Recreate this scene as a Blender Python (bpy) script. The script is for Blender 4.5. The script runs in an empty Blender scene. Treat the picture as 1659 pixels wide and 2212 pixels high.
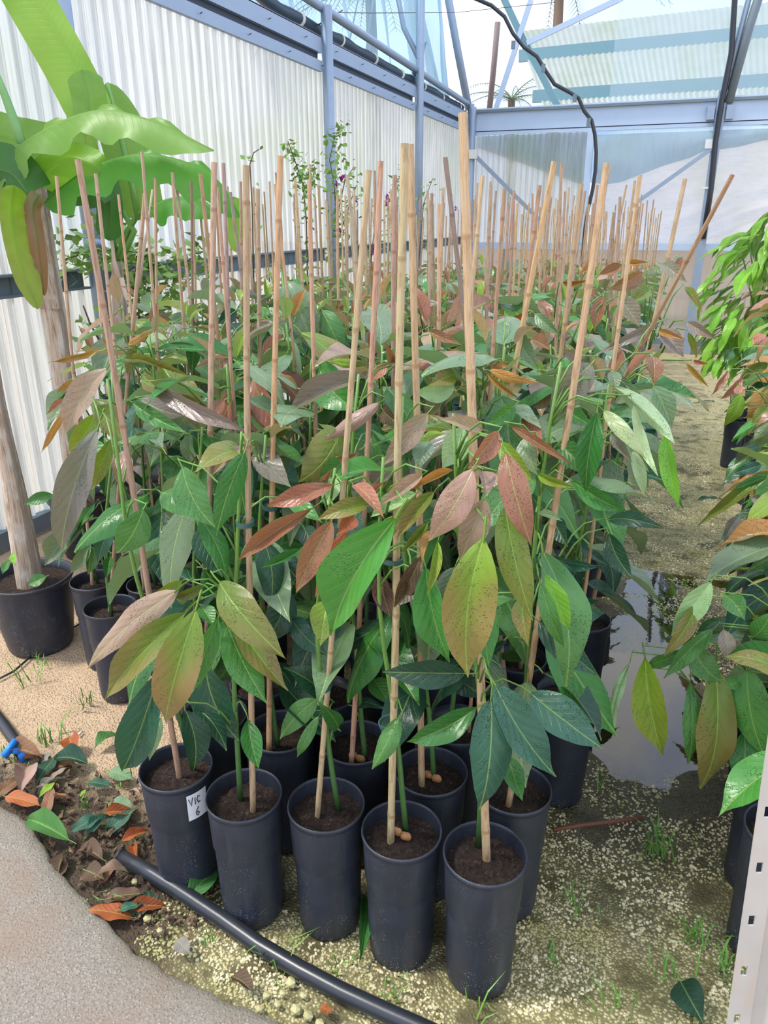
import bpy, math, random
import numpy as np
from mathutils import Vector, Matrix, noise
R = random.Random(7)
sc = bpy.context.scene
COL = sc.collection
# ------------------------------------------------------------------ camera
FPX, CX, CY, CAMH = 1620.0, 829.5, 1106.0, 1.56
_p, _y, _r = math.radians(21.3), math.radians(19.9), math.radians(-0.2)
FW = Vector((-math.sin(_y)*math.cos(_p), math.cos(_y)*math.cos(_p), -math.sin(_p)))
_rt = Vector((math.cos(_y), math.sin(_y), 0)); _up = _rt.cross(FW)
RT = _rt*math.cos(_r) + _up*math.sin(_r); UP = -_rt*math.sin(_r) + _up*math.cos(_r)
EYE = Vector((0, 0, CAMH))
cam = bpy.data.cameras.new('camera'); cam_o = bpy.data.objects.new('camera', cam); COL.objects.link(cam_o)
cam.sensor_fit = 'HORIZONTAL'; cam.sensor_width = 36.0; cam.lens = 36.0*FPX/1659.0
cam.clip_start = 0.02; cam.clip_end = 300
cam_o.matrix_world = Matrix(((RT.x, UP.x, -FW.x, 0), (RT.y, UP.y, -FW.y, 0), (RT.z, UP.z, -FW.z, CAMH), (0, 0, 0, 1)))
sc.camera = cam_o
# ------------------------------------------------------------------ world, sun, exposure
sc.view_settings.view_transform = 'Standard'; sc.view_settings.look = 'None'
sc.view_settings.gamma = 1.0; sc.view_settings.use_curve_mapping = False
sc.view_settings.exposure = 0.22
sc.cycles.max_bounces = 8; sc.cycles.diffuse_bounces = 3; sc.cycles.glossy_bounces = 3; sc.cycles.transmission_bounces = 5
w = bpy.data.worlds.new('sky'); sc.world = w; w.use_nodes = True
nt = w.node_tree; nt.nodes.clear()
_o = nt.nodes.new('ShaderNodeOutputWorld'); _b = nt.nodes.new('ShaderNodeBackground')
_tc = nt.nodes.new('ShaderNodeTexCoord'); _n = nt.nodes.new('ShaderNodeTexNoise'); _cr = nt.nodes.new('ShaderNodeValToRGB')
_n.inputs['Scale'].default_value = 2.6; _n.inputs['Detail'].default_value = 7; _n.inputs['Roughness'].default_value = .55
_cr.color_ramp.elements[0].position = .44; _cr.color_ramp.elements[0].color = (.46, .62, 1.0, 1)
_cr.color_ramp.elements[1].position = .58; _cr.color_ramp.elements[1].color = (1.0, 1.0, 1.0, 1)
nt.links.new(_tc.outputs['Generated'], _n.inputs['Vector']); nt.links.new(_n.outputs['Fac'], _cr.inputs['Fac'])
nt.links.new(_cr.outputs['Color'], _b.inputs['Color']); nt.links.new(_b.outputs[0], _o.inputs['Surface'])
_b.inputs['Strength'].default_value = 1.75
sun = bpy.data.lights.new('sun', 'SUN'); sun.energy = 3.1; sun.angle = math.radians(10); sun.color = (1.0, .95, .86)
sun_o = bpy.data.objects.new('sun', sun); COL.objects.link(sun_o)
SUN_DIR = Vector((-.46, -.20, .86)).normalized()        # towards the sun: over the left wall
sun_o.rotation_euler = SUN_DIR.to_track_quat('Z', 'Y').to_euler(); sun_o.location = (-6, 3, 9)

# ------------------------------------------------------------------ picture -> place helpers (camera calibration)
def _ray(x, y): return FW + RT*((x-CX)/FPX) - UP*((y-CY)/FPX)
def atY(x, y, Y): d = _ray(x, y); return EYE + d*(Y/d.y)
def atX(x, y, X): d = _ray(x, y); return EYE + d*(X/d.x)
def atZ(x, y, z): d = _ray(x, y); return EYE + d*((z-CAMH)/d.z)
def depth(p): return (p-EYE).dot(FW)
def gz(y): return -0.03*(y-3.0) if y > 3.0 else 0.0

# ------------------------------------------------------------------ mesh helpers
class MB:
    def __init__(s): s.v = []; s.f = []; s.uv = []
    def add(s, V, Fc):
        o = len(s.v); s.v += [tuple(p) for p in V]; s.f += [tuple(i+o for i in f) for f in Fc]; return s
    def box(s, a, b):
        x0, y0, z0 = a; x1, y1, z1 = b
        return s.add([(x0,y0,z0),(x1,y0,z0),(x1,y1,z0),(x0,y1,z0),(x0,y0,z1),(x1,y0,z1),(x1,y1,z1),(x0,y1,z1)],
                     [(0,3,2,1),(4,5,6,7),(0,1,5,4),(1,2,6,5),(2,3,7,6),(3,0,4,7)])
    def tube(s, path, rad, n=8, cap=True):
        P = [Vector(p) for p in path]; k = len(P)
        if not hasattr(rad, '__len__'): rad = [rad]*k
        V = []; up = None
        for i, p in enumerate(P):
            t = (P[min(i+1, k-1)] - P[max(i-1, 0)]); t = t.normalized() if t.length > 1e-9 else Vector((0,0,1))
            if up is None: up = Vector((1,0,0)) if abs(t.x) < .8 else Vector((0,1,0))
            a = (up - t*up.dot(t)).normalized(); b = t.cross(a); up = a
            for j in range(n):
                q = 2*math.pi*j/n; V.append(p + a*(math.cos(q)*rad[i]) + b*(math.sin(q)*rad[i]))
        Fc = [(i*n+j, i*n+(j+1)%n, (i+1)*n+(j+1)%n, (i+1)*n+j) for i in range(k-1) for j in range(n)]
        if cap: Fc += [tuple(range(n-1, -1, -1)), tuple((k-1)*n+j for j in range(n))]
        return s.add(V, Fc)
    def bar(s, a, b, w, h, up=(0,0,1)):                # rectangular bar from a to b
        a = Vector(a); b = Vector(b); t = (b-a).normalized(); u = Vector(up)
        x = t.cross(u).normalized(); z = x.cross(t)
        V = [p + x*(sx*w/2) + z*(sz*h/2) for p in (a, b) for sx, sz in ((-1,-1),(1,-1),(1,1),(-1,1))]
        return s.add(V, [(0,1,2,3),(7,6,5,4),(0,4,5,1),(1,5,6,2),(2,6,7,3),(3,7,4,0)])
    def lathe(s, prof, n=32, c=(0,0,0)):
        V = [(c[0]+r*math.cos(2*math.pi*j/n), c[1]+r*math.sin(2*math.pi*j/n), c[2]+z) for r, z in prof for j in range(n)]
        k = len(prof)
        return s.add(V, [(i*n+j, i*n+(j+1)%n, (i+1)*n+(j+1)%n, (i+1)*n+j) for i in range(k-1) for j in range(n)])
    def grid(s, fn, nu, nv):
        V = [fn(i/nu, j/nv) for j in range(nv+1) for i in range(nu+1)]
        return s.add(V, [(j*(nu+1)+i, j*(nu+1)+i+1, (j+1)*(nu+1)+i+1, (j+1)*(nu+1)+i) for j in range(nv) for i in range(nu)])
    def mesh(s, name, mat=None, smooth=True):
        m = bpy.data.meshes.new(name); m.from_pydata(s.v, [], s.f); m.update()
        if smooth: m.polygons.foreach_set('use_smooth', [True]*len(m.polygons))
        if mat: m.materials.append(mat)
        return m
    def build(s, name, mat, parent=None, smooth=True):
        o = bpy.data.objects.new(name, s.mesh(name, mat, smooth)); COL.objects.link(o)
        if parent is not None:                        # geometry is in world space
            o.parent = parent; o.location = -Vector(parent['_w'] if '_w' in parent else parent.location)
            if '_w' in parent: o.location = (0, 0, 0)
        return o
def link(name, mesh, parent=None):
    o = bpy.data.objects.new(name, mesh); COL.objects.link(o)
    if parent is not None: o.parent = parent
    return o
def tag(o, label=None, cat=None, group=None, kind=None):
    if label: o['label'] = label
    if cat: o['category'] = cat
    if group: o['group'] = group
    if kind: o['kind'] = kind
    return o
def thing(name, label, cat, loc=(0,0,0), group=None, kind=None):
    o = bpy.data.objects.new(name, None); COL.objects.link(o); o.location = loc; o.empty_display_size = .05
    return tag(o, label, cat, group, kind)

# ------------------------------------------------------------------ materials
class NB:                                              # tiny node builder
    def __init__(s, name):
        s.m = bpy.data.materials.new(name); s.m.use_nodes = True; s.t = s.m.node_tree
        s.b = s.t.nodes['Principled BSDF']; s.out = s.t.nodes['Material Output']
    def n(s, typ, **kw):
        x = s.t.nodes.new('ShaderNode'+typ)
        for k, v in kw.items():
            if k.startswith('_'): setattr(x, k[1:], v)
            else: s.set(x.inputs[int(k[1:]) if k[0] == 'i' and k[1:].isdigit() else k.replace('__', ' ')], v)
        return x
    def set(s, inp, v):
        if isinstance(v, bpy.types.NodeSocket): s.t.links.new(v, inp)
        elif hasattr(v, 'outputs'): s.t.links.new(v.outputs[0], inp)
        else: inp.default_value = v
    def math(s, op, a, b=0.0, c=None, clamp=False):
        x = s.n('Math', _operation=op, _use_clamp=clamp); s.set(x.inputs[0], a); s.set(x.inputs[1], b)
        if c is not None: s.set(x.inputs[2], c)
        return x.outputs[0]
    def ss(s, x, a, b):                                # smoothstep a..b -> 0..1
        r = s.n('MapRange', _interpolation_type='SMOOTHSTEP'); s.set(r.inputs[0], x); s.set(r.inputs[1], a); s.set(r.inputs[2], b); return r.outputs[0]
    def mix(s, f, a, b, typ='MIX'):
        x = s.n('MixRGB', _blend_type=typ); s.set(x.inputs[0], f); s.set(x.inputs[1], a); s.set(x.inputs[2], b); return x.outputs[0]
    def noise(s, vec, scale, detail=4, rough=.55):
        x = s.n('TexNoise'); s.set(x.inputs['Vector'], vec); x.inputs['Scale'].default_value = scale
        x.inputs['Detail'].default_value = detail; x.inputs['Roughness'].default_value = rough; return x.outputs['Fac']
    def vor(s, vec, scale, feat='F1', out='Distance'):
        x = s.n('TexVoronoi', _feature=feat); s.set(x.inputs['Vector'], vec); x.inputs['Scale'].default_value = scale; return x.outputs[out]
    def bump(s, h, strength=.3, dist=.01, normal=None):
        x = s.n('Bump'); s.set(x.inputs['Height'], h); x.inputs['Strength'].default_value = strength; x.inputs['Distance'].default_value = dist
        if normal is not None: s.set(x.inputs['Normal'], normal)
        return x.outputs[0]
    def pr(s, **kw):
        for k, v in kw.items(): s.set(s.b.inputs[k.replace('_', ' ')], v)
        return s.m
    def coord(s, which='Object'): return s.n('TexCoord').outputs[which]
    def pos(s): return s.n('NewGeometry').outputs['Position']
    def vmul(s, v, k): x = s.n('VectorMath', _operation='MULTIPLY'); s.set(x.inputs[0], v); x.inputs[1].default_value = k; return x.outputs[0]
C4 = lambda r, g, b: (r, g, b, 1)
def plain(name, col, rough=.5, metal=0.0, var=.12, scale=30, bump=0.0, **kw):
    b = NB(name); n = b.noise(b.coord(), scale, 5)
    c = b.mix(n, C4(*[max(0, x*(1-var)) for x in col]), C4(*[x*(1+var) for x in col]))
    b.pr(Base_Color=c, Roughness=rough, Metallic=metal)
    if bump: b.pr(Normal=b.bump(n, bump, .005))
    for k, v in kw.items(): b.set(b.b.inputs[k.replace('_', ' ')], v)
    return b.m

def leaf_material(name, rough=.31, drops=True, trans=.22, veins=1.0, pitch=7.5):
    b = NB(name); oi = b.n('ObjectInfo'); uv = b.coord('UV')
    sep = b.n('SeparateXYZ', i0=uv); u = b.math('SUBTRACT', sep.outputs[0], .5); au = b.math('ABSOLUTE', u); v = sep.outputs[1]
    rnd = oi.outputs['Random']
    # veins: midrib and side veins curving to the tip
    mid = b.math('SUBTRACT', 1.0, b.ss(au, .006, .028))
    ph = b.math('FRACT', b.math('SUBTRACT', b.math('MULTIPLY', v, pitch), b.math('MULTIPLY', b.math('POWER', au, .8), 4.2)))
    tri = b.math('ABSOLUTE', b.math('SUBTRACT', ph, .5))
    side = b.math('MULTIPLY', b.math('SUBTRACT', 1.0, b.ss(tri, .012, .055)), b.math('MULTIPLY', .42, b.math('SUBTRACT', 1.0, b.ss(au, .10, .42))))
    vein = b.math('MAXIMUM', mid, side)
    loc = b.n('VectorMath', _operation='ADD', i0=b.vmul(uv, (.5, 1.2, 1))); cm = b.n('CombineXYZ', i0=b.math('MULTIPLY', rnd, 37.0), i1=b.math('MULTIPLY', rnd, 91.0)); b.set(loc.inputs[1], cm.outputs[0])
    lv = loc.outputs[0]
    nz = b.noise(lv, 3.2, 4); nf = b.noise(lv, 26, 3)
    base = oi.outputs['Color']
    c = b.mix(b.math('MULTIPLY', b.ss(nz, .35, .7), .45), base, b.mix(1.0, base, C4(.62, .80, .55), 'MULTIPLY'))
    # bronze flush on young leaves towards tip and margin (real pigment)
    br = b.math('MULTIPLY', oi.outputs['Alpha'], b.ss(b.math('ADD', b.math('ADD', v, b.math('MULTIPLY', nz, .8)), au), .65, 1.35))
    c = b.mix(br, c, C4(.29, .150, .070))
    c = b.mix(b.math('MULTIPLY', b.ss(nf, .55, .75), .10), c, C4(.30, .26, .14))
    vc = b.mix(1.0, b.mix(.5, base, C4(.30, .42, .10)), C4(.10, .14, .03), 'ADD')
    c = b.mix(b.math('MULTIPLY', vein, .55*veins), c, vc)
    pet = b.ss(v, .0, -.002)
    c = b.mix(pet, c, C4(.20, .34, .06))
    back = b.n('NewGeometry').outputs['Backfacing']
    c = b.mix(b.math('MULTIPLY', back, .60), c, b.mix(.40, C4(.40, .47, .30), base))
    quilt = b.math('MULTIPLY', b.math('SUBTRACT', 1.0, b.math('MULTIPLY', b.math('MULTIPLY', tri, tri), -4.0)), .16*veins)
    h = b.math('SUBTRACT', b.math('ADD', b.math('ADD', b.math('MULTIPLY', nz, .6), b.math('MULTIPLY', nf, .10)), quilt), b.math('MULTIPLY', vein, .45))
    nrm = b.bump(h, .40, .006)
    ro = rough
    if drops:
        vo = b.vor(b.vmul(lv, (1.0, 1.0, 1.0)), 40)
        patch = b.ss(b.noise(lv, 3.0, 2), .44, .58)
        dm = b.math('MULTIPLY', b.math('SUBTRACT', 1.0, b.ss(vo, .05, .34)), patch)
        nrm = b.bump(dm, .9, .0030, nrm); c = b.mix(b.math('MULTIPLY', b.ss(dm, .1, .5), .22), c, b.mix(1.0, c, C4(.16, .17, .15), 'ADD'))  # drops raised by bump, their glint also lightened into the leaf colour
        ro = b.math('SUBTRACT', rough, b.math('MULTIPLY', b.ss(dm, .05, .3), rough-.08))
    b.pr(Base_Color=c, Roughness=ro, Specular_IOR_Level=.42, Normal=nrm)
    tr = b.n('BsdfTranslucent'); b.set(tr.inputs[0], b.mix(1.0, c, C4(1.15, 1.15, .70), 'MULTIPLY'))
    mx = b.n('MixShader'); mx.inputs[0].default_value = trans
    b.t.links.new(b.b.outputs[0], mx.inputs[1]); b.t.links.new(tr.outputs[0], mx.inputs[2]); b.t.links.new(mx.outputs[0], b.out.inputs[0])
    return b.m
LEAF = leaf_material('avocado_leaf')
BANLEAF = leaf_material('banana_leaf_green', rough=.42, drops=False, trans=.45, veins=.45, pitch=30)
DRYLEAF = leaf_material('fallen_leaf_blade', rough=.6, drops=False, trans=.08)

def bamboo_material():
    b = NB('bamboo'); oi = b.n('ObjectInfo'); uv = b.coord('UV'); rnd = oi.outputs['Random']
    cm = b.n('CombineXYZ', i0=b.math('MULTIPLY', rnd, 51.0), i1=b.math('MULTIPLY', rnd, 23.0))
    ad = b.n('VectorMath', _operation='ADD', i0=uv); b.set(ad.inputs[1], cm.outputs[0]); vv = ad.outputs[0]
    streak = b.noise(b.vmul(vv, (9, 4, 1)), 4, 5, .7); blot = b.noise(b.vmul(vv, (2, 9, 1)), 3.2, 4, .65)
    node = b.n('Attribute', _attribute_name='node').outputs['Fac']
    base = oi.outputs['Color']
    c = b.mix(b.ss(blot, .45, .72), base, b.mix(1.0, base, C4(.58, .47, .39), 'MULTIPLY'))
    c = b.mix(b.math('MULTIPLY', b.ss(streak, .42, .70), .65), c, b.mix(1.0, base, C4(.55, .45, .38), 'MULTIPLY'))
    c = b.mix(b.ss(node, .4, .9), c, b.mix(1.0, base, C4(.66, .57, .50), 'MULTIPLY'))
    return b.pr(Base_Color=c, Roughness=.5, Normal=b.bump(streak, .35, .004))
BAMBOO = bamboo_material()

def stem_material():
    b = NB('green_stem'); oi = b.n('ObjectInfo'); n = b.noise(b.pos(), 60, 4)
    z = b.n('SeparateXYZ', i0=b.coord('Object')).outputs[2]
    c = b.mix(n, C4(.085, .19, .035), C4(.16, .31, .055))
    g = b.n('Attribute', _attribute_name='young').outputs['Fac']
    c = b.mix(g, b.mix(n, C4(.045, .13, .04), C4(.09, .20, .05)), c)
    return b.pr(Base_Color=c, Roughness=.4)
STEM = stem_material()

def pot_material(name='black_pot_plastic', dust=.5):
    b = NB(name); p = b.coord(); oi = b.n('ObjectInfo')
    n = b.noise(p, 14, 5); f = b.vor(p, 190); f2 = b.noise(b.vmul(p, (1, 1, .15)), 40, 4)
    patch = b.ss(b.noise(p, 22, 3), .45, .7)
    c = b.mix(n, C4(.013, .016, .024), C4(.036, .043, .062))
    c = b.mix(b.math('MULTIPLY', b.ss(f2, .5, .8), .30), c, C4(.075, .087, .115))
    zl = b.n('SeparateXYZ', i0=p).outputs[2]; low = b.math('ADD', .25, b.math('MULTIPLY', .75, b.math('SUBTRACT', 1.0, b.ss(zl, .05, .24))))
    sp = b.math('MULTIPLY', b.math('MULTIPLY', low, b.math('SUBTRACT', 1.0, b.ss(f, .14, .30))), b.math('MULTIPLY', patch, dust*1.5), clamp=True)
    c = b.mix(sp, c, C4(.38, .36, .33))
    return b.pr(Base_Color=c, Roughness=b.math('ADD', .34, b.math('MULTIPLY', n, .2)), Specular_IOR_Level=.5, Normal=b.bump(b.math('ADD', n, b.math('MULTIPLY', sp, .5)), .18, .004))
POT = pot_material(); POTBIG = pot_material('dusty_pot_plastic', 1.0)

def soil_material():
    b = NB('potting_soil'); p = b.pos(); n = b.noise(p, 95, 7, .75); n2 = b.noise(b.vmul(p, (1, .30, 1)), 170, 3); f = b.vor(p, 85)
    c = b.mix(b.ss(n, .35, .7), C4(.018, .010, .008), C4(.125, .068, .043))
    c = b.mix(b.math('MULTIPLY', b.ss(n2, .60, .68), .7), c, C4(.26, .15, .09))
    c = b.mix(b.math('SUBTRACT', 1.0, b.ss(f, .05, .09)), c, C4(.7, .67, .6))
    return b.pr(Base_Color=c, Roughness=.9, Normal=b.bump(n, 1.0, .03))
SOIL = soil_material()

def ground_material():
    b = NB('greenhouse_ground'); p = b.pos(); s = b.n('SeparateXYZ', i0=p); x, y = s.outputs[0], s.outputs[1]
    big = b.noise(p, 2.2, 5); med = b.noise(p, 9, 5); fin = b.noise(p, 70, 5, .65); peb = b.vor(p, 135); pebc = b.vor(p, 135, out='Color')
    sand = b.mix(med, C4(.42, .285, .165), C4(.62, .45, .29)); sand = b.mix(b.math('MULTIPLY', b.ss(fin, .5, .75), .45), sand, C4(.30, .20, .11))
    dirt = b.mix(fin, C4(.028, .020, .013), C4(.12, .078, .045)); dirt = b.mix(b.math('MULTIPLY', b.ss(med, .5, .7), .5), dirt, C4(.10, .10, .03))
    grav = b.mix(b.n('SeparateXYZ', i0=pebc).outputs[0], C4(.32, .28, .11), C4(.72, .64, .36))
    grav = b.mix(b.math('MULTIPLY', b.ss(peb, .30, .62), .8), grav, C4(.10, .088, .03))
    grav = b.mix(b.math('MULTIPLY', b.ss(med, .48, .66), .55), grav, C4(.13, .14, .02))
    # zones: sand on the left, dark litter strip beside the path, mossy gravel elsewhere
    wx = b.math('ADD', x, b.math('MULTIPLY', b.math('SUBTRACT', big, .5), .55))
    wy = b.math('ADD', y, b.math('MULTIPLY', b.math('SUBTRACT', med, .5), .35))
    fs = b.math('MULTIPLY', b.math('SUBTRACT', 1.0, b.ss(wx, -1.20, -.98)), b.ss(wy, 1.30, 1.48))
    c = b.mix(b.math('MULTIPLY', b.ss(med, .46, .60), .8), grav, dirt)
    aisle = b.math('MULTIPLY', b.ss(wx, -.30, -.05), b.ss(med, .68, .50)); c = b.mix(aisle, c, grav)
    far = b.ss(wy, 7.5, 10.0); c = b.mix(b.math('MULTIPLY', far, .25), c, sand)
    litter = b.math('MULTIPLY', b.math('SUBTRACT', 1.0, b.ss(wx, -1.0, -.85)), b.math('SUBTRACT', 1.0, fs)); c = b.mix(litter, c, dirt)
    c = b.mix(fs, c, sand)
    # soaked soil around the puddle
    dx = b.math('DIVIDE', b.math('SUBTRACT', x, .10), .55); dy = b.math('DIVIDE', b.math('SUBTRACT', y, 2.45), 1.05)
    rr = b.math('ADD', b.math('ADD', b.math('MULTIPLY', dx, dx), b.math('MULTIPLY', dy, dy)), b.math('MULTIPLY', b.math('SUBTRACT', med, .5), .9))
    wet = b.math('SUBTRACT', 1.0, b.ss(rr, .45, 1.15))
    c = b.mix(b.math('MULTIPLY', wet, .75), c, b.mix(fin, C4(.022, .018, .010), C4(.07, .055, .030)))
    h = b.math('ADD', b.math('MULTIPLY', fin, .5), b.math('MULTIPLY', b.math('SUBTRACT', 1.0, b.ss(peb, 0, .6)), .5))
    return b.pr(Base_Color=c, Roughness=b.math('SUBTRACT', .85, b.math('MULTIPLY', wet, .35)), Normal=b.bump(h, .7, .015))
GROUND = ground_material()

def concrete_material():
    b = NB('aggregate_concrete'); p = b.pos(); n = b.noise(p, 5, 5); f = b.noise(p, 90, 5, .7)
    v1 = b.vor(p, 130); v1c = b.vor(p, 130, out='Color'); v2 = b.vor(p, 75); v2n = b.noise(p, 20, 3)
    f = b.noise(p, 160, 6, .8); c = b.mix(b.ss(f, .30, .70), C4(.30, .245, .19), C4(.66, .58, .48))
    st = b.math('SUBTRACT', 1.0, b.ss(v1, .22, .40)); pick = b.ss(b.n('SeparateXYZ', i0=v1c).outputs[1], .35, .6)
    c = b.mix(b.math('MULTIPLY', st, b.math('MULTIPLY', pick, .8)), c, C4(.68, .64, .57))
    c = b.mix(b.math('MULTIPLY', b.math('SUBTRACT', 1.0, b.ss(v2, .12, .22)), b.math('MULTIPLY', .9, b.ss(v2n, .45, .55))), c, C4(.74, .71, .65))
    c = b.mix(b.math('MULTIPLY', b.ss(n, .42, .68), .6), c, C4(.50, .345, .24))
    # moss film along the cast edge
    e = b.n('Attribute', _attribute_name='edge').outputs['Fac']
    c = b.mix(b.math('MULTIPLY', b.math('MULTIPLY', e, b.ss(f, .3, .6)), .55), c, C4(.17, .18, .09))
    return b.pr(Base_Color=c, Roughness=.8, Normal=b.bump(b.math('ADD', b.math('MULTIPLY', st, .4), f), .9, .012))
CONC = concrete_material()

def sheet_material(name, col, transp=.1, gloss=.12, stain=.3, transl=.8, tint=(1,1,1), streak=(3, 3, .25), thru_green=(.70, .80, .55)):
    b = NB(name); p = b.pos(); st = b.noise(b.vmul(p, streak), 7, 6, .7); cl = b.noise(p, 1.1, 4)
    c = b.mix(b.math('MULTIPLY', b.ss(st, .42, .72), stain), C4(*col), C4(*[x*.55 for x in col]))
    c = b.mix(b.math('MULTIPLY', b.ss(cl, .45, .7), .45), c, C4(*[a*q for a, q in zip(thru_green, col)]))  # broad green tint painted in, imitating greenery outside showing through
    tl = b.n('BsdfTranslucent'); b.set(tl.inputs[0], c)
    df = b.n('BsdfDiffuse'); b.set(df.inputs[0], c)
    gl = b.n('BsdfGlossy'); gl.inputs['Roughness'].default_value = .18
    tp = b.n('BsdfTransparent'); tp.inputs[0].default_value = C4(*tint)
    m1 = b.n('MixShader'); m1.inputs[0].default_value = transl; b.t.links.new(df.outputs[0], m1.inputs[1]); b.t.links.new(tl.outputs[0], m1.inputs[2])
    m2 = b.n('MixShader'); m2.inputs[0].default_value = transp; b.t.links.new(m1.outputs[0], m2.inputs[1]); b.t.links.new(tp.outputs[0], m2.inputs[2])
    fr = b.n('Fresnel'); fr.inputs[0].default_value = 1.4; fm = b.math('MULTIPLY', fr.outputs[0], gloss*4)
    m3 = b.n('MixShader'); b.set(m3.inputs[0], fm); b.t.links.new(m2.outputs[0], m3.inputs[1]); b.t.links.new(gl.outputs[0], m3.inputs[2])
    b.t.links.new(m3.outputs[0], b.out.inputs[0])
    return b.m
PANEL = sheet_material('corrugated_fibreglass', (.56, .59, .56), transp=.10, stain=.8, streak=(7, 7, .22))
PANELOUT = sheet_material('old_corrugated_roofing', (.37, .43, .41), transp=.0, stain=.15, transl=.35, streak=(.6, 1, 1))
FILM = sheet_material('greenhouse_film', (.80, .87, .92), transp=.45, stain=.15, transl=.7, tint=(.93, .97, 1.0), streak=(1, 1, 1))
FILMBLUE = sheet_material('bluish_film', (.44, .58, .66), transp=.30, stain=.25, transl=.6, tint=(.72, .86, .95), streak=(2, 2, .4))
FILMLEFT = sheet_material('hanging_blue_film', (.26, .42, .52), transp=.38, stain=.35, transl=.6, tint=(.66, .86, .97), streak=(2, 5, .2))
FILMWHITE = sheet_material('milky_film', (.60, .60, .585), transp=.10, gloss=.3, stain=.25, transl=.6, streak=(1, 1, 4))
CLEARLOW = sheet_material('dusty_clear_film', (.30, .285, .235), transp=.22, stain=.4, transl=.5)
STEEL = plain('galvanised_steel', (.27, .34, .43), .45, .35, .10, 12)
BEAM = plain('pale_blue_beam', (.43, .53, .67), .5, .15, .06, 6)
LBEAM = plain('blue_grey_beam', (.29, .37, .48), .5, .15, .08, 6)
GAPSHADE = plain('painted_gap_shade', (.035, .05, .075), .6)  # dark colour standing in for shade at the beams
GREYSTEEL = plain('grey_channel', (.15, .19, .215), .5, .2, .12, 9)
BLACKPL = plain('black_polyethylene', (.020, .023, .029), .32, 0, .25, 25, .08)
NAVYROLL = plain('navy_curtain_roll', (.012, .035, .06), .5, 0, .3, 12, .3)
TEAL = plain('teal_beam', (.16, .30, .34), .5, .1)
WIRE = plain('wire', (.10, .10, .10), .4, .5)
TIE = plain('green_tie', (.035, .10, .085), .45)
WHITELAB = plain('white_label', (.80, .82, .86), .45)
INK = plain('black_ink', (.01, .01, .012), .5)
BLUE = plain('blue_plastic', (.02, .22, .72), .35)
SEED = plain('avocado_seed_half', (.42, .20, .075), .55, 0, .35, 60, .3)
BROWNPOLE = plain('brown_pole', (.20, .15, .14), .7)
CLIP = plain('pale_clip', (.65, .66, .64), .5)
SUBSOIL = plain('outside_sand', (.46, .33, .22), .9, 0, .2, 3)
KERB = plain('cement_kerb', (.26, .235, .185), .85, 0, .25, 10, .3)
FLOWER = plain('magenta_bract', (.42, .02, .34), .5, 0, .25, 40)
TWIG = plain('brown_twig', (.13, .085, .05), .7, 0, .3, 30)
GRASS = plain('grass_blade', (.13, .30, .045), .5, 0, .4, 9)
VINELEAF = plain('vine_leaf', (.20, .36, .06), .45, 0, .4, 14)
STONE = plain('pebble_stone', (.44, .41, .20), .75, 0, .55, 22, .4)
def fibre_material():
    b = NB('banana_trunk_fibre'); p = b.coord('UV'); n = b.noise(b.vmul(p, (7, .8, 1)), 5, 6, .7); n2 = b.noise(b.vmul(p, (2, 1.6, 1)), 4, 4)
    c = b.mix(b.ss(n, .30, .60), C4(.34, .20, .12), C4(.74, .58, .43)); c = b.mix(b.ss(n2, .45, .7), c, C4(.78, .70, .60))
    return b.pr(Base_Color=c, Roughness=.8, Normal=b.bump(n, .9, .015))
FIBRE = fibre_material()
def slot_material():
    b = NB('weathered_slotted_steel'); p = b.pos(); n = b.noise(p, 8, 5); n2 = b.noise(b.vmul(p, (1, 1, .2)), 40, 4)
    c = b.mix(n, C4(.40, .37, .32), C4(.62, .60, .55)); c = b.mix(b.math('MULTIPLY', b.ss(n2, .55, .75), .5), c, C4(.55, .38, .25))
    return b.pr(Base_Color=c, Roughness=.5, Metallic=.25)
SLOT = slot_material()
def water_material():
    b = NB('puddle_water'); p = b.pos(); n = b.noise(p, 14, 3)
    fr = b.n('Fresnel'); fr.inputs[0].default_value = 1.36; nb = b.bump(n, .02, .01); b.set(fr.inputs['Normal'], nb)
    gl = b.n('BsdfGlossy'); gl.inputs['Roughness'].default_value = .02; b.set(gl.inputs['Normal'], nb)
    tp = b.n('BsdfTransparent'); tp.inputs[0].default_value = C4(.42, .37, .28)
    m = b.n('MixShader'); b.set(m.inputs[0], b.math('MULTIPLY', fr.outputs[0], 2.2, clamp=True)); b.t.links.new(tp.outputs[0], m.inputs[1]); b.t.links.new(gl.outputs[0], m.inputs[2])
    b.t.links.new(m.outputs[0], b.out.inputs[0]); return b.m
WATER = water_material()

# ================================================================== SETTING
def struct(name): return tag(thing(name, None, None), kind='structure')
PATH = [(-3.2, 1.32), (-2.6, 1.28), (-1.95, 1.25), (-1.60, 1.205), (-1.47, 1.18), (-1.37, 1.13), (-1.262, 1.073), (-1.17, 1.045), (-1.081, 1.008), (-1.0, .975), (-.947, .952), (-.836, .933), (-.685, .928), (-.528, .920), (-.30, .90), (.1, .88), (.8, .87), (2.2, .87)]
def hgt(x, y):
    return .010*noise.noise(Vector((x*3, y*3, 0))) + .006*noise.noise(Vector((x*11, y*11, 3)))
def dip(x, y):                                           # hollow in the aisle that holds the rain water
    return .034*math.exp(-((x-.10)/.23)**2-((y-2.52)/.62)**2)
def ground_pt(x, y):
    return (x, y, gz(y) + hgt(x, y) - .004 - dip(x, y))
def _gfn(nx0, nx1, ny0, ny1):
    return lambda u, v: ground_pt(nx0+(nx1-nx0)*u, ny0+(ny1-ny0)*v)
fl = MB().grid(_gfn(-3.06, 2.6, .5, 11.9), 250, 420).build('floor', GROUND); tag(fl, kind='structure')
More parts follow.
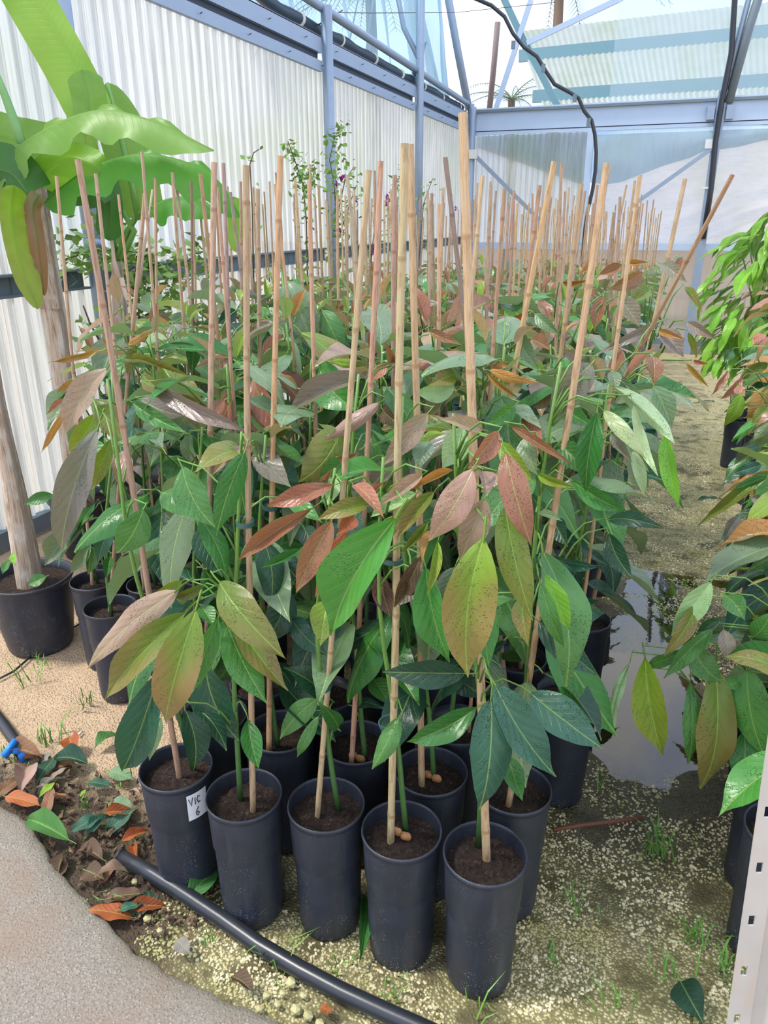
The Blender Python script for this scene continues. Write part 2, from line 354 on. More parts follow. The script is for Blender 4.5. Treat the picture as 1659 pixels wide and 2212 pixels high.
og = MB().grid(lambda u, v: (-40+80*u, -20+90*v, -.42), 2, 2).build('ground', SUBSOIL); tag(og, kind='structure')

# cast path at the lower left, with a worn edge
def build_path():
    V = []; Fc = []; ed = []; n = 0
    pts = []
    for i in range(len(PATH)-1):
        a, b = Vector(PATH[i]), Vector(PATH[i+1]); k = max(1, int((b-a).length/.02))
        for j in range(k): pts.append(a.lerp(b, j/k))
    rows = []
    for i, p in enumerate(pts):
        jx = .008*noise.noise(Vector((p.x*14, p.y*14, 1))) + .006*noise.noise(Vector((p.x*45, p.y*45, 5)))
        q = p + Vector((.4*jx, jx)); rows.append([(q.x+.004, q.y+.006, -.02), (q.x, q.y, .012), (q.x-.003, q.y-.006, .026)] + [(q.x, q.y-d, .030+.0025*noise.noise(Vector((q.x*9, (q.y-d)*9, 7)))) for d in (.02, .05, .12, .25, .45, .75, 1.3)])
    m = len(rows[0])
    for r in rows: V += r; ed += [1, 1, .9, .6, .25, 0, 0, 0, 0, 0]
    for i in range(len(rows)-1):
        for j in range(m-1): Fc.append((i*m+j, i*m+j+1, (i+1)*m+j+1, (i+1)*m+j))
    me = bpy.data.meshes.new('path'); me.from_pydata(V, [], [f[::-1] for f in Fc]); me.materials.append(CONC)
    a = me.attributes.new('edge', 'FLOAT', 'POINT'); a.data.foreach_set('value', ed)
    me.polygons.foreach_set('use_smooth', [True]*len(me.polygons)); me.update()
    o = link('path', me); tag(o, kind='structure')
build_path()

# puddle in the aisle
def build_puddle():
    o = MB().grid(lambda u, v: (-.36+.86*u, 1.75+1.75*v, -.0185), 8, 12).build('puddle', WATER); tag(o, 'shallow rain puddle reflecting the sky in the aisle', 'puddle', kind='stuff')
build_puddle()

# ---- left wall -----------------------------------------------------------
WX = -3.0
WL = struct('wall_left')
def corr_panel(y0, y1, z0, z1, name='panel', mat=PANEL, x=WX, parent=None, pitch=.10, amp=.022, axis='Y', lean=None):
    n = int(round((y1-y0)/pitch)); V = []; prof = [(0, 0), (.30, 0), (.42, .85), (.50, 1.0), (.58, .85), (.70, 0)]
    us = [(y0+(k+p)*pitch, h*amp) for k in range(n) for p, h in prof] + [(y0+n*pitch, 0)]
    nz = 4
    for j in range(nz+1):
        z = z0+(z1-z0)*j/nz
        for (u, h) in us: V.append((x+h, u, z) if axis == 'Y' else (u, x-h, z))
    k = len(us); Fc = [(j*k+i, j*k+i+1, (j+1)*k+i+1, (j+1)*k+i) for j in range(nz) for i in range(k-1)]
    if lean: V = [lean(*v) for v in V]
    return MB().add(V, Fc).build(name, mat, parent, smooth=False)
yy = 1.9
while yy < 11.85:
    corr_panel(yy, min(yy+1.0, 11.9), .10+gz(yy), 2.80, parent=WL, x=WX-.02+(.006 if int(yy*10) % 20 < 10 else 0)); yy += 1.0
POSTS = [3.52, 6.75, 9.38, 11.86]
for k, py in enumerate(POSTS):
    zt = [4.2, 3.22, 5.2, 3.1][k]
    MB().tube([(WX+.06, py, gz(py)-.05), (WX+.06, py, zt)], .048, 14).build('post', STEEL, WL)
    if k == 0:
        MB().tube([(WX+.06, py, 1.42), (WX+.06, py, 1.47)], .053, 14).build('collar', STEEL, WL)
for y0, y1 in [(1.9, 3.47), (3.57, 6.70), (6.80, 9.33), (9.43, 11.8)]:
    MB().box((WX-.005, y0, 2.735), (WX+.03, y1, 2.815)).build('lower_beam', LBEAM, WL, False)
    MB().box((WX-.016, y0, 2.800), (WX-.008, y1, 2.895)).build('gap_shade_strip', GAPSHADE, WL, False)  # solid dark strip imitating the shade between the two beams
    mb = MB().box((WX-.005, y0, 2.872), (WX+.03, y1, 2.992)); mb.box((WX-.03, y0, 2.985), (WX+.03, y1, 2.995)); mb.build('upper_beam', LBEAM, WL, False)
    m = MB(); m.box((WX-.01, y0, 1.213), (WX, y1, 1.321)); m.box((WX, y0, 1.309), (WX+.045, y1, 1.321)); m.box((WX, y0, 1.213), (WX+.045, y1, 1.225)); m.build('rail', GREYSTEEL, WL, False)
    m = MB(); m.box((WX-.03, y0, .015+gz(y0)), (WX+.03, y1, .105+gz(y0))); m.build('base_beam', GREYSTEEL, WL, False)
for k in range(26):                                   # wire ends poking from the beams
    y = 3.9 + k*.31; z = 2.775 if k % 2 else 2.93
    MB().tube([(WX+.03, y, z), (WX+.055, y-.012, z+.004), (WX+.062, y-.03, z-.004)], .003, 5).build('wire_hook', WIRE, WL)
# rolled curtain above the beam
rp = []
for i in range(41):
    y = 4.9+i*.17; rp.append((WX-.05+.02*noise.noise(Vector((y*2, 0, 1))), y, 3.085 - .0065*(y-4.9) + .025*noise.noise(Vector((y*1.7, 3, 0)))))
cr_ = MB().tube(rp, [.046+.022*noise.noise(Vector((i*.9, 0, 9))) for i in range(41)], 12).build('curtain_roll', NAVYROLL, WL)
for i in range(4, 40, 5):
    MB().tube([rp[i], (rp[i][0], rp[i][1]+.03, rp[i][2])], .054, 12, True).build('roll_clip', CLIP, WL)
# ---- roof members --------------------------------------------------------
CE = struct('ceiling')
MB().tube([(WX+.02, 4.0, 3.27), (WX+.02, 11.86, 3.10)], .036, 12).build('purlin_pipe', STEEL, CE)
MB().tube([(WX+.02, 9.36, 3.13), (WX+.02, 9.42, 3.13)], .048, 12).build('pipe_clamp', GREYSTEEL, CE)
def bt(px, Y): return atY(px[0], px[1], Y)
MB().tube([bt((1013, 238), 11.86), bt((985, 90), 11.7), bt((955, -80), 11.5)], .055, 10).build('rafter', STEEL, CE)
MB().tube([(WX+.06, 9.36, 3.25), bt((872, 60), 9.45), bt((850, -60), 9.5)], .03, 8).build('brace', STEEL, CE)
MB().tube([bt((700, 17), 7.0), bt((722, 27), 7.2), bt((800, 28), 8.0), bt((985, 27), 11.5), bt((1200, 5), 11.5)], .004, 5).build('wire', WIRE, CE)
MB().tube([bt((672, 62), 6.75), bt((690, 52), 6.7), bt((740, 22), 7.2)], .006, 5).build('wire', WIRE, CE)
def film_left(u, v):
    y = 5.4+6.8*u; z = 3.0+2.6*v
    return (WX-.28+.10*math.sin(y*5+v*2)+.06*noise.noise(Vector((y*3, z, 0)))-.25*v, y, z)
MB().grid(film_left, 90, 12).build('film', FILMLEFT, CE)
def film_fold(u, v):
    a = bt((985-75*v, 225-260*v), 11.9); b = bt((905-5*v, 190-230*v), 10.2); p = a.lerp(b, u); p.x -= .12+.05*math.sin(u*18+v*3); return p
MB().grid(film_fold, 30, 8).build('film', FILM, CE)
for a, b in [((838, -20), (812, 100)), ((872, -20), (850, 118)), ((985, 85), (955, 195))]:
    MB().tube([bt(a, 10.8)+Vector((-.4, 0, 0)), bt(b, 10.8)+Vector((-.4, 0, 0))], .012, 6).build('film_batten', TEAL, CE)

# ---- back wall -----------------------------------------------------------
BY = 11.9
WB = struct('wall_back')
def bz(px, py, dY=0): return atY(px, py, BY+dY)
zt, zb, zc = 3.0, 2.745, 2.70
XR = 5.2
m = MB().box((-2.93, BY-.06, zb), (XR, BY+.02, zt)); m.box((-2.93, BY-.10, zt-.015), (XR, BY+.02, zt+.03)); m.build('gutter_beam', BEAM, WB, False)
MB().box((-2.93, BY-.065, zt-.022), (XR, BY-.105, zt+.012)).build('beam_lip', GREYSTEEL, WB, False)
MB().box((-2.93, BY-.05, zb-.012), (XR, BY-.02, zb)).build('beam_shade_strip', GAPSHADE, WB, False)  # thin dark strip put in for the shade under the gutter beam
MB().box((-2.93, BY-.055, zc-.01), (XR, BY-.015, zb-.012)).build('lower_strip', BEAM, WB, False)
ztop_rail, zbot_rail = 1.235, 1.145
MB().box((-2.93, BY-.05, zbot_rail), (XR, BY, ztop_rail)).build('rail', BEAM, WB, False)
MB().box((-2.93, BY-.05, -.16), (XR, BY+.01, -.075)).build('base_beam', GREYSTEEL, WB, False)
MB().box((-3.0, BY-.06, -.45), (XR, BY+.10, -.16)).build('kerb', KERB, WB, False)
pA, pB = bz(1284, 285), bz(1262, 470)
xs = -1.22
for k in range(2): corr_panel(-2.88+k*.83, -2.88+(k+1)*.83, ztop_rail, zc-.01, parent=WB, x=BY+.01, axis='X', pitch=.083, mat=FILMBLUE if False else PANEL)
MB().box((xs-.05, BY-.06, ztop_rail), (xs+.04, BY, zc)).build('post', BEAM, WB, False)
MB().tube([(-2.90, BY-.10, -.3), (-2.90, BY-.10, 3.05)], .055, 14).build('post', STEEL, WB)
px = .395
m = MB().box((px-.055, BY-.12, -.35), (px+.055, BY-.05, 3.1)); m.build('post', STEEL, WB, False)
MB().tube([(px+.01, BY-.13, 1.3), (px+.02, BY-.14, 1.9), (px-.01, BY-.14, 2.5), (px+.0, BY-.14, 3.0), (px+.03, BY-.14, 3.5), (px-.02, BY-.14, 4.1), (px+.06, BY-.14, 5.0)], .035, 8).build('black_lining', BLACKPL, WB)
MB().tube([(px+.08, BY-.10, 2.95), (px+.20, BY-.10, 3.8), (px+.42, BY-.10, 5.0)], .055, 10).build('rafter', GREYSTEEL, WB)
MB().tube([(px, BY-.10, 2.95), (px+.12, BY-.08, 3.9), (px+.26, BY-.08, 5.0)], .035, 10).build('rafter', STEEL, WB)
MB().bar(bz(1022, 332, -.1), bz(1165, 475, -.1), .05, .06, (0,1,0)).build('brace', STEEL, WB, False)
MB().bar(bz(1548, 313, -.1), bz(1365, 445, -.1), .05, .06, (0,1,0)).build('brace', STEEL, WB, False)
MB().box((px-.13, BY-.135, 2.42), (px-.02, BY-.055, 2.53)).build('bracket', CLIP, WB, False)
MB().box((-2.98, BY-.17, 2.38), (-2.80, BY-.10, 2.50)).build('bracket', CLIP, WB, False)
MB().box((px-.16, BY-.15, 2.76), (px-.07, BY-.06, 2.92)).build('bracket', STEEL, WB, False)
MB().box((px+.07, BY-.15, 2.76), (px+.16, BY-.06, 2.92)).build('bracket', STEEL, WB, False)
MB().box((px-.10, BY-.14, 1.93), (px+.10, BY-.045, 1.955)).build('band', CLIP, WB, False)
def milky(u, v):
    x = -1.15+5.6*u; z = ztop_rail-.05+(zc-ztop_rail)*v
    t = (x-.2)*.55+ (z-1.2)
    return (x, BY+.06+.05*noise.noise(Vector((x*.9, 0, z*1.5)))+.055*math.sin((z*2.1-x*.75)*11+2*noise.noise(Vector((x, z, 2))))*max(0, min(1, (x+.2)))*max(0, 1-(z-1.2)/1.0), z)
MB().grid(milky, 120, 40).build('film', FILMWHITE, WB)
sagx = [-1.2, -.95, -.75, -.2, .1, .33, .45, .7, 1.0, 1.8, 3.0, 4.4]; sagz = [2.05, 2.02, 2.05, 2.25, 2.33, 2.44, 2.42, 2.45, 2.52, 2.35, 2.45, 2.4]
def sag(u, v):
    x = -1.18+5.5*u; zb_ = float(np.interp(x, sagx, sagz)); z = zc-.01+(zb_-zc)*v
    return (x, BY-.03-.05*math.sin(v*3.1)*(1+.4*math.sin(x*3))-.02*noise.noise(Vector((x*3, z*3, 0))), z)
MB().grid(sag, 90, 10).build('film_curtain', FILMBLUE, WB)
def sag2(u, v):
    x = -2.85+1.62*u; zb_ = 2.55-.55*u; z = zc-.01+(zb_-zc)*v
    return (x, BY+.05+.03*math.sin(v*3.1), z)
MB().grid(sag2, 30, 6).build('film_curtain', FILMBLUE, WB)
MB().grid(lambda u, v: (-2.9+8*u, BY+.02+.02*noise.noise(Vector((u*20, v*2, 0))), -.09+(zbot_rail+.09)*v), 60, 6).build('film_skirt', CLEARLOW, WB)
# gable above the gutter: clear film and frame, next house's corrugated roof beyond
def gable(u, v): p = (-2.95+8*u, BY+.03+.04*noise.noise(Vector((u*9, v*3, 1))), 3.0+2.4*v); return p
GFILM = sheet_material('clear_gable_film', (.85, .92, .95), transp=.80, stain=.1, transl=.7, tint=(.90, .97, 1.0), streak=(1, 1, 1))
MB().grid(lambda u, v: gable(.24+u*.76, v), 40, 8).build('film_gable', GFILM, WB)
MB().tube([bz(1075, 48, 1.0), bz(1066, 150, 1.0), bz(1056, 250, 1.0)], .045, 8).build('pole', BROWNPOLE, WB)
MB().bar(bz(1085, -10, .5), bz(1125, 75, .5), .09, .09, (0,1,0)).build('strut', TEAL, WB, False)
MB().bar(bz(1125, 75, .5), bz(1210, 240, .5), .09, .09, (0,1,0)).build('strut', TEAL, WB, False)
MB().bar(bz(1147, 0, .45), bz(1068, 245, .45), .07, .04, (0,1,0)).build('strut', BEAM, WB, False)
MB().bar(bz(1345, -5, .45), bz(1138, 93, .45), .07, .04, (0,1,0)).build('strut', BEAM, WB, False)
NR = struct('roof_next')
A_, B_, C_, D_ = atY(1180, 250, 15.2), atY(1700, 222, 15.2), atY(1118, 68, 16.6), atY(1700, 0, 16.6)
def nroof(k, n):
    u0, u1 = k/n, (k+1)/n; rows = 12; V = []; cols = 36
    for j in range(rows+1):
        v = j/rows
        for i in range(cols+1):
            u = u0+(u1-u0)*i/cols; p = A_.lerp(B_, u).lerp(C_.lerp(D_, u), v); V.append(p + Vector((0, -.5, .7)).normalized()*.008*math.sin(i/cols*2*math.pi*6))
    return MB().add(V, [(j*(cols+1)+i, j*(cols+1)+i+1, (j+1)*(cols+1)+i+1, (j+1)*(cols+1)+i) for j in range(rows) for i in range(cols)])
for k in range(7): nroof(k, 7).build('panel', PANELOUT, NR)
for v in (.24, .72):
    a, b = A_.lerp(C_, v), B_.lerp(D_, v); MB().bar(a+Vector((-.1, -.06, -.04)), b+Vector((0, -.06, -.04)), .10, .20).build('purlin', TEAL, NR, False)

# ================================================================== LEAF AND CANE LIBRARIES
def leaf_mesh(name, shape=.75, bend=.06, fold=.35, wave=1.0, twist=0.0, n=12, petiole=True, mat=LEAF, seed=0, hook=0.0, sick=0.0):
    V = []; Fc = []; UV = []; S = (-1, -.55, -.18, 0, .18, .55, 1); k = len(S)
    for i in range(n+1):
        t = i/n; hw = .5*(math.sin(math.pi*min(1, t**shape*.985+.008))**.94); hw = max(hw, .004)
        if t > .80: hw *= 1-.45*((t-.80)/.20)
        zc_ = bend*4*t*(1-t); tw = twist*(t-.5)
        for s in S:
            x = s*hw; xo = sick*4*t*(1-t); z = fold*abs(s)*hw*.42 + wave*.016*math.sin(t*13+seed+(0 if s > 0 else 1.9))*abs(s)**2
            z += hook*abs(s)**2*hw*-.35
            V.append((xo+x*math.cos(tw)-z*math.sin(tw)*.5, t, zc_+z+x*math.sin(tw)*.42)); UV.append((s*hw+.5, t))
    Fc = [(i*k+j, i*k+j+1, (i+1)*k+j+1, (i+1)*k+j) for i in range(n) for j in range(k-1)]
    if petiole:
        o = len(V)
        for q, (py, pz, r) in enumerate([(.02, .004, .011), (-.07, .012, .010), (-.15, -.012, .012)]):
            for a in range(4): V.append((r*2.4*math.cos(a*math.pi/2), py, pz+r*math.sin(a*math.pi/2))); UV.append((.5, -.1))
        for q in range(2):
            for a in range(4): Fc.append((o+q*4+a, o+q*4+(a+1) % 4, o+(q+1)*4+(a+1) % 4, o+(q+1)*4+a))
    m = bpy.data.meshes.new(name); m.from_pydata(V, [], Fc); m.materials.append(mat)
    ul = m.uv_layers.new(name='UVMap'); li = [0]*len(m.loops); m.loops.foreach_get('vertex_index', li)
    ul.data.foreach_set('uv', [c for i in li for c in UV[i]])
    m.polygons.foreach_set('use_smooth', [True]*len(m.polygons)); m.update(); return m
LEAVES = [leaf_mesh('leaf_blade', sh, be, fo, wa, tw, n=14, seed=i*1.7, hook=hk, sick=sk) for i, (sh, be, fo, wa, tw, hk, sk) in enumerate([
    (.78, .06, .30, 1, 0, 0, .05), (.86, .10, .50, 1.4, .3, 0, -.10), (.72, .04, .20, .8, -.25, .3, .12), (.80, .16, .25, 1.3, .1, .3, -.04), (.90, .08, .70, 1.7, -.4, 0, .08),
    (.74, .13, .15, 1.1, .35, .6, -.14), (.82, .03, .40, 1.5, .5, 0, .16), (.76, .18, .35, 1.2, -.5, .2, 0)])]
YOUNG = [leaf_mesh('leaf_young', sh, be, fo, .5, tw, seed=i*2.1) for i, (sh, be, fo, tw) in enumerate([(.8, .06, .7, .1), (.75, .12, .5, -.2), (.85, .04, .9, .2)])]

def cane_mesh(seed):
    r = random.Random(seed); n = 9; nodes = []; z = r.uniform(.04, .16)
    while z < .97: nodes.append(z); z += r.uniform(.12, .22)
    zs = {0.0, 1.0}
    for q in nodes: zs |= {q-.012, q-.005, q, q+.005, q+.012}
    for k in range(1, 24): zs.add(k/24)
    zs = sorted(q for q in zs if 0 <= q <= 1); ph = r.uniform(0, 6); V = []; Fc = []; A = []; UV = []
    bx, by = r.uniform(-.7, .7), r.uniform(-.7, .7)
    for z in zs:
        d = min(abs(z-q) for q in nodes); k = math.exp(-(d/.005)**2); rad = (1.05-.20*z)*(1+.13*k+.02*math.sin(z*40+ph))
        ox = bx*math.sin(z*math.pi*1.0)+.25*math.sin(z*9+ph); oy = by*math.sin(z*math.pi)
        for j in range(n): q = 2*math.pi*j/n; V.append((ox+rad*math.cos(q), oy+rad*math.sin(q), z)); A.append(k); UV.append((j/n, z))
    Fc = [(i*n+j, i*n+(j+1) % n, (i+1)*n+(j+1) % n, (i+1)*n+j) for i in range(len(zs)-1) for j in range(n)]
    Fc += [tuple((len(zs)-1)*n+j for j in range(n))]
    m = bpy.data.meshes.new('cane'); m.from_pydata(V, [], Fc); m.materials.append(BAMBOO)
    a = m.attributes.new('node', 'FLOAT', 'POINT'); a.data.foreach_set('value', A)
    ul = m.uv_layers.new(name='UVMap'); li = [0]*len(m.loops); m.loops.foreach_get('vertex_index', li); ul.data.foreach_set('uv', [c for i in li for c in UV[i]])
    m.polygons.foreach_set('use_smooth', [True]*len(m.polygons)); m.update(); return m
CANES = [cane_mesh(s) for s in range(9)]
CANECOL = [(.60, .40, .215), (.56, .36, .20), (.66, .48, .27), (.50, .31, .175), (.58, .42, .26), (.46, .29, .18), (.64, .43, .22)]

PH, PR = .345, .086
_prof = [(.0, .004), (.062, .003), (.068, .0), (.071, .006), (.0725, .02), (.0765, .20), (.0768, .212), (.0802, .222), (.0835, .325), (.0836, .333), (.0865, .335), (.0872, .341), (.086, .346), (.0833, .345), (.0825, .338), (.0815, .30), (.0805, .285)]
POTM = MB().lathe(_prof, 36).mesh('pot_shell', POT)
POTLO = MB().lathe([(.068, 0), (.0765, .20), (.080, .222), (.0835, .33), (.087, .341), (.083, .345), (.081, .29)], 16).mesh('pot_shell_simple', POT)
def soil_mesh(seed):
    def fn(u, v):
        a = u*2*math.pi; r = v*.0815
        x, y = r*math.cos(a), r*math.sin(a)
        return (x, y, .312+.009*noise.noise(Vector((x*40+seed, y*40, seed)))+.004*noise.noise(Vector((x*120, y*120, seed)))-.006*v)
    return MB().grid(fn, 28, 9).mesh('soil_top', SOIL)
SOILS = [soil_mesh(s) for s in (1, 5, 9, 13)]
SOILLO = MB().grid(lambda u, v: (v*.0815*math.cos(u*6.2832), v*.0815*math.sin(u*6.2832), .312), 12, 1).mesh('soil_flat', SOIL)
def ring_mesh():
    V = []; Fc = []; n = 16
    for j in range(n):
        a = 2*math.pi*j/n
        for (dr, dz) in ((1, -.005), (1.12, -.005), (1.12, .005), (1, .005)): V.append((dr*math.cos(a), dr*math.sin(a), dz))
    for j in range(n):
        for k in range(4): Fc.append((j*4+k, ((j+1) % n)*4+k, ((j+1) % n)*4+(k+1) % 4, j*4+(k+1) % 4))
    return MB().add(V, Fc).mesh('tie_ring', TIE, False)
RING = ring_mesh()

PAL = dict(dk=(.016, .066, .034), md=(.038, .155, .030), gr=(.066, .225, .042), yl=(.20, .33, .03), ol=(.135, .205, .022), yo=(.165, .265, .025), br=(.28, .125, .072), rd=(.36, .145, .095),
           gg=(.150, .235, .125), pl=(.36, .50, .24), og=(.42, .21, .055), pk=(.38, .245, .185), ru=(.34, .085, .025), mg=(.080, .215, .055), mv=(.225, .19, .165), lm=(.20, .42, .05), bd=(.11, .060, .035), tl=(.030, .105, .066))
BRONZE = dict(yo=.75, yl=.30, ol=.5, og=.3, br=.2, pk=.1, gr=.0, gg=.08, md=.0, mv=.15)

def set_leaf(o, B, T, width, nrm, root, wscale=None):
    a = T-B; L = a.length; a = a/L; z = nrm - a*nrm.dot(a); z.normalize(); x = a.cross(z)
    M = Matrix(((x.x, a.x, z.x), (x.y, a.y, z.y), (x.z, a.z, z.z)))
    o.parent = root; o.rotation_mode = 'QUATERNION'; o.rotation_quaternion = M.to_quaternion(); o.scale = (width, L, L)
    o.location = B - Vector(root.location)
def jit(c, k=.18):
    f = R.uniform(1-k, 1+k); return tuple(max(0, min(1, q*f*R.uniform(.92, 1.08))) for q in c)
def color_leaf(o, key, k=.14):
    c = jit(PAL[key], k); o.color = (c[0], c[1], c[2], BRONZE.get(key, 0)*R.uniform(.5, 1.1))

# ================================================================== PLANTS
class Plant: pass
PLANTS = []
NUMW = ['front', 'second', 'third', 'fourth', 'fifth', 'sixth', 'seventh', 'eighth', 'ninth', 'tenth']
def make_plant(x, y, label, group=None, top=None, cane_r=.0075, cane_col=None, detail=1, stem_base=(-.022, -.01), stem_top=None, bed='main', cane_base=None, z0=None, tie=True):
    P = Plant(); z = gz(y) if z0 is None else z0
    P.root = thing('potted_avocado', label, 'potted plant', (x, y, z), group); P.x, P.y, P.z = x, y, z; P.heroes = []; P.detail = detail; P.bed = bed
    o = link('pot', POTM if detail else POTLO, P.root); o.rotation_euler.z = R.uniform(0, 6.28)
    s = link('soil', R.choice(SOILS) if detail else SOILLO, P.root); s.rotation_euler.z = R.uniform(0, 6.28)
    cb = Vector(cane_base) if cane_base is not None else Vector((x+R.uniform(-.012, .03), y+R.uniform(-.02, .02), z+.29))
    ct = Vector(top) if top is not None else Vector((cb.x+R.gauss(0, .045), cb.y+R.gauss(0, .045), z+(1.66-z*.9)+R.gauss(0, .045)))
    P.cb, P.ct = cb, ct
    d = ct-cb; c = link('stake', R.choice(CANES), P.root); c.location = cb-P.root.location; c.rotation_mode = 'QUATERNION'
    c.rotation_quaternion = d.to_track_quat('Z', 'Y') @ Vector((0, 0, 1)).rotation_difference(Vector((0, 0, 1))); cane_r *= .80; c.scale = (cane_r, cane_r, d.length)
    cc = jit(cane_col or R.choice(CANECOL), .12); cc = tuple(min(1, q*.84+.035) for q in cc); c.color = (*cc, 1)
    P.sb = Vector((x+stem_base[0], y+stem_base[1], z+.30)); P.stem_top = stem_top; P.cane_r = cane_r; P.tie = tie
    PLANTS.append(P); return P
def finish_stem(P, ztop):
    """stem along the cane, with branches running out to the hero leaves"""
    m = MB(); path = []; n = 9
    for i in range(n+1):
        t = i/n; zz = P.sb.z+(ztop-P.sb.z)*t
        tc = (zz-P.cb.z)/(P.ct.z-P.cb.z); cp = P.cb.lerp(P.ct, tc); k = min(1, t*1.6)
        off = Vector((-.018+.012*math.sin(t*5+P.x*30), -.012, 0))
        q = P.sb.lerp(Vector((cp.x, cp.y, zz))+off, k); q.z = zz
        path.append(q)
    rad = [.0068-.0038*(i/n) for i in range(n+1)]
    m.tube(path, rad, 7); ns = len(m.v)
    young = [min(1, max(0, (p[2]-P.z-.45)/.45)) for p in m.v]
    for B in P.heroes:
        zz = min(max(B.z-.03-.35*math.hypot(B.x-P.ct.x, B.y-P.ct.y), P.sb.z+.1), ztop)
        t = (zz-P.sb.z)/(ztop-P.sb.z)*n; i = min(n-1, int(t)); s0 = path[i].lerp(path[i+1], t-i)
        if (B-s0).length > .15: s0 = B+(s0-B).normalized()*.15
        mid = s0.lerp(B, .55)+Vector((0, 0, .03)); k0 = len(m.v)
        m.tube([s0, s0.lerp(mid, .5)+Vector((0, 0, .012)), mid, B], [.0024, .0021, .0018, .0015], 5); young += [1.0]*(len(m.v)-k0)
    me = m.mesh('stem', STEM); a = me.attributes.new('young', 'FLOAT', 'POINT'); a.data.foreach_set('value', young)
    o = link('stem', me, P.root); o.location = -P.root.location
    P.path = path
    if P.tie:
        for zz in ([.62, .98] if P.detail else [.98]):
            zz = P.z+zz+.05*math.sin(P.x*40); tc = (zz-P.cb.z)/(P.ct.z-P.cb.z); cp = P.cb.lerp(P.ct, tc)
            r = link('tie', RING, P.root); r.location = cp+Vector((-.008, -.005, 0))-P.root.location; r.scale = (.019, .016, 1.0); r.rotation_euler = (R.uniform(-.2, .2), R.uniform(-.2, .2), R.uniform(0, 3))
def stem_at(P, z):
    p = P.path
    for i in range(len(p)-1):
        if p[i].z <= z <= p[i+1].z: return p[i].lerp(p[i+1], (z-p[i].z)/max(1e-6, p[i+1].z-p[i].z))
    return p[-1].copy() if z > p[-1].z else p[0].copy()
def grow(P, ztop, n_top, n_mid, n_low, pal_top, pal_mid, pal_low, scale=1.0, az0=None, new=2):
    az = R.uniform(0, 6.28) if az0 is None else az0
    def put(zz, a, el, L, key, wr=None, mesh=None):
        s = stem_at(P, zz); h = Vector((math.cos(a), math.sin(a), 0)); d = h*math.cos(el)+Vector((0, 0, math.sin(el)))
        B = s + h*R.uniform(.025, .05) + Vector((0, 0, .02)); T = B+d*L
        o = link('leaf', mesh or R.choice(LEAVES), P.root); nrm = Vector((0, 0, 1))*math.cos(el)-h*math.sin(el)
        side = d.cross(nrm); nrm = nrm + side*R.uniform(-.45, .45)
        set_leaf(o, B, T, L*(wr or R.uniform(.34, .46)), nrm, P.root); color_leaf(o, key)
    for k in range(new):
        az += 2.4; put(ztop-.01, az, R.uniform(.3, 1.1), R.uniform(.06, .11)*min(scale, 1.05), R.choice(['rd', 'og', 'br', 'yl']), .34, R.choice(YOUNG))
    for k in range(n_top):
        az += 2.4+R.uniform(-.3, .3); put(ztop-.02-.028*k, az, R.uniform(.35, -.75)-.05*k, R.uniform(.13, .20)*scale, R.choice(pal_top))
    for k in range(n_mid):
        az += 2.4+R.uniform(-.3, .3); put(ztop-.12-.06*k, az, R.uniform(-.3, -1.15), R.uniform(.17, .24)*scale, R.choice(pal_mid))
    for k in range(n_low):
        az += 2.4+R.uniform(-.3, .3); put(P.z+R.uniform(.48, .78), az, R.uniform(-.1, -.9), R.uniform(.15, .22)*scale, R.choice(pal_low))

def soilpt(x, y, z=.315): return atZ(x, y, z)
#         key   x      y      cane base px    cane top px    r       colour          stem base px
FRONT = [('P1', -.963, 1.193, (387, 1678), (170, 345), .0085, (.52, .33, .22), (418, 1660)),
         ('P2', -.763, 1.166, (546, 1745), (531, 357), .0082, (.60, .40, .20), (519, 1722)),
         ('P3', -.575, 1.202, (684, 1756), (796, 367), .0076, (.58, .40, .25), (732, 1745)),
         ('P4', -.392, 1.187, (845, 1815), (873, 310), .0095, (.66, .49, .27), (878, 1795)),
         ('P5', -.210, 1.185, (1053, 1848), (1000, 243), .0105, (.62, .43, .23), (1034, 1820)),
         ('Q5', -.190, 1.394, (1098, 1735), (1311, 352), .0090, (.66, .45, .21), (1125, 1720)),
         ('Q4', -.385, 1.385, (912, 1692), (887, 312), .0095, (.56, .34, .19), (938, 1680)),
         ('Q3', -.592, 1.425, (758, 1650), (822, 348), .0078, (.58, .38, .21), (790, 1640)),
         ('Q2', -.790, 1.400, (580, 1620), (606, 337), .0085, (.62, .38, .17), (600, 1610)),
         ('Q1', -.985, 1.400, (441, 1560), (462, 350), .0088, (.60, .40, .25), (450, 1550)),
         ('L1', -1.640, 1.800, (234, 1318), (313, 418), .0080, (.60, .41, .25), (250, 1300)),
         ('L2', -1.825, 1.947, (199, 1260), (121, 380), .0075, (.58, .40, .24), (210, 1255)),
         ('L3', -1.615, 1.995, (312, 1268), (206, 375), .0078, (.56, .36, .23), (338, 1262))]
LAB = dict(P1='avocado plant with leaning cane and white paper label, leftmost pot of front row',
           P2='avocado plant in front row second from its left end, straight speckled cane',
           P3='avocado plant in the middle pot of the front row of five',
           P4='avocado plant with halved seed at its foot, front row second from the aisle',
           P5='nearest avocado plant at the front row aisle corner with the tallest cane',
           Q5='second row avocado plant at the aisle edge with cane leaning right over aisle',
           Q4='second row avocado plant with split seed behind the fourth front pot',
           Q3='second row avocado plant standing behind the middle front pot',
           Q2='second row avocado plant behind the second front pot, orange tan cane',
           Q1='second row avocado plant hidden behind the labelled leftmost front pot',
           L1='avocado plant in grey dusty pot standing foremost on the bare sand',
           L2='avocado plant on the sand beside the big banana pot',
           L3='avocado plant tucked behind the foremost sand pot, right of the banana')
BYK = {}
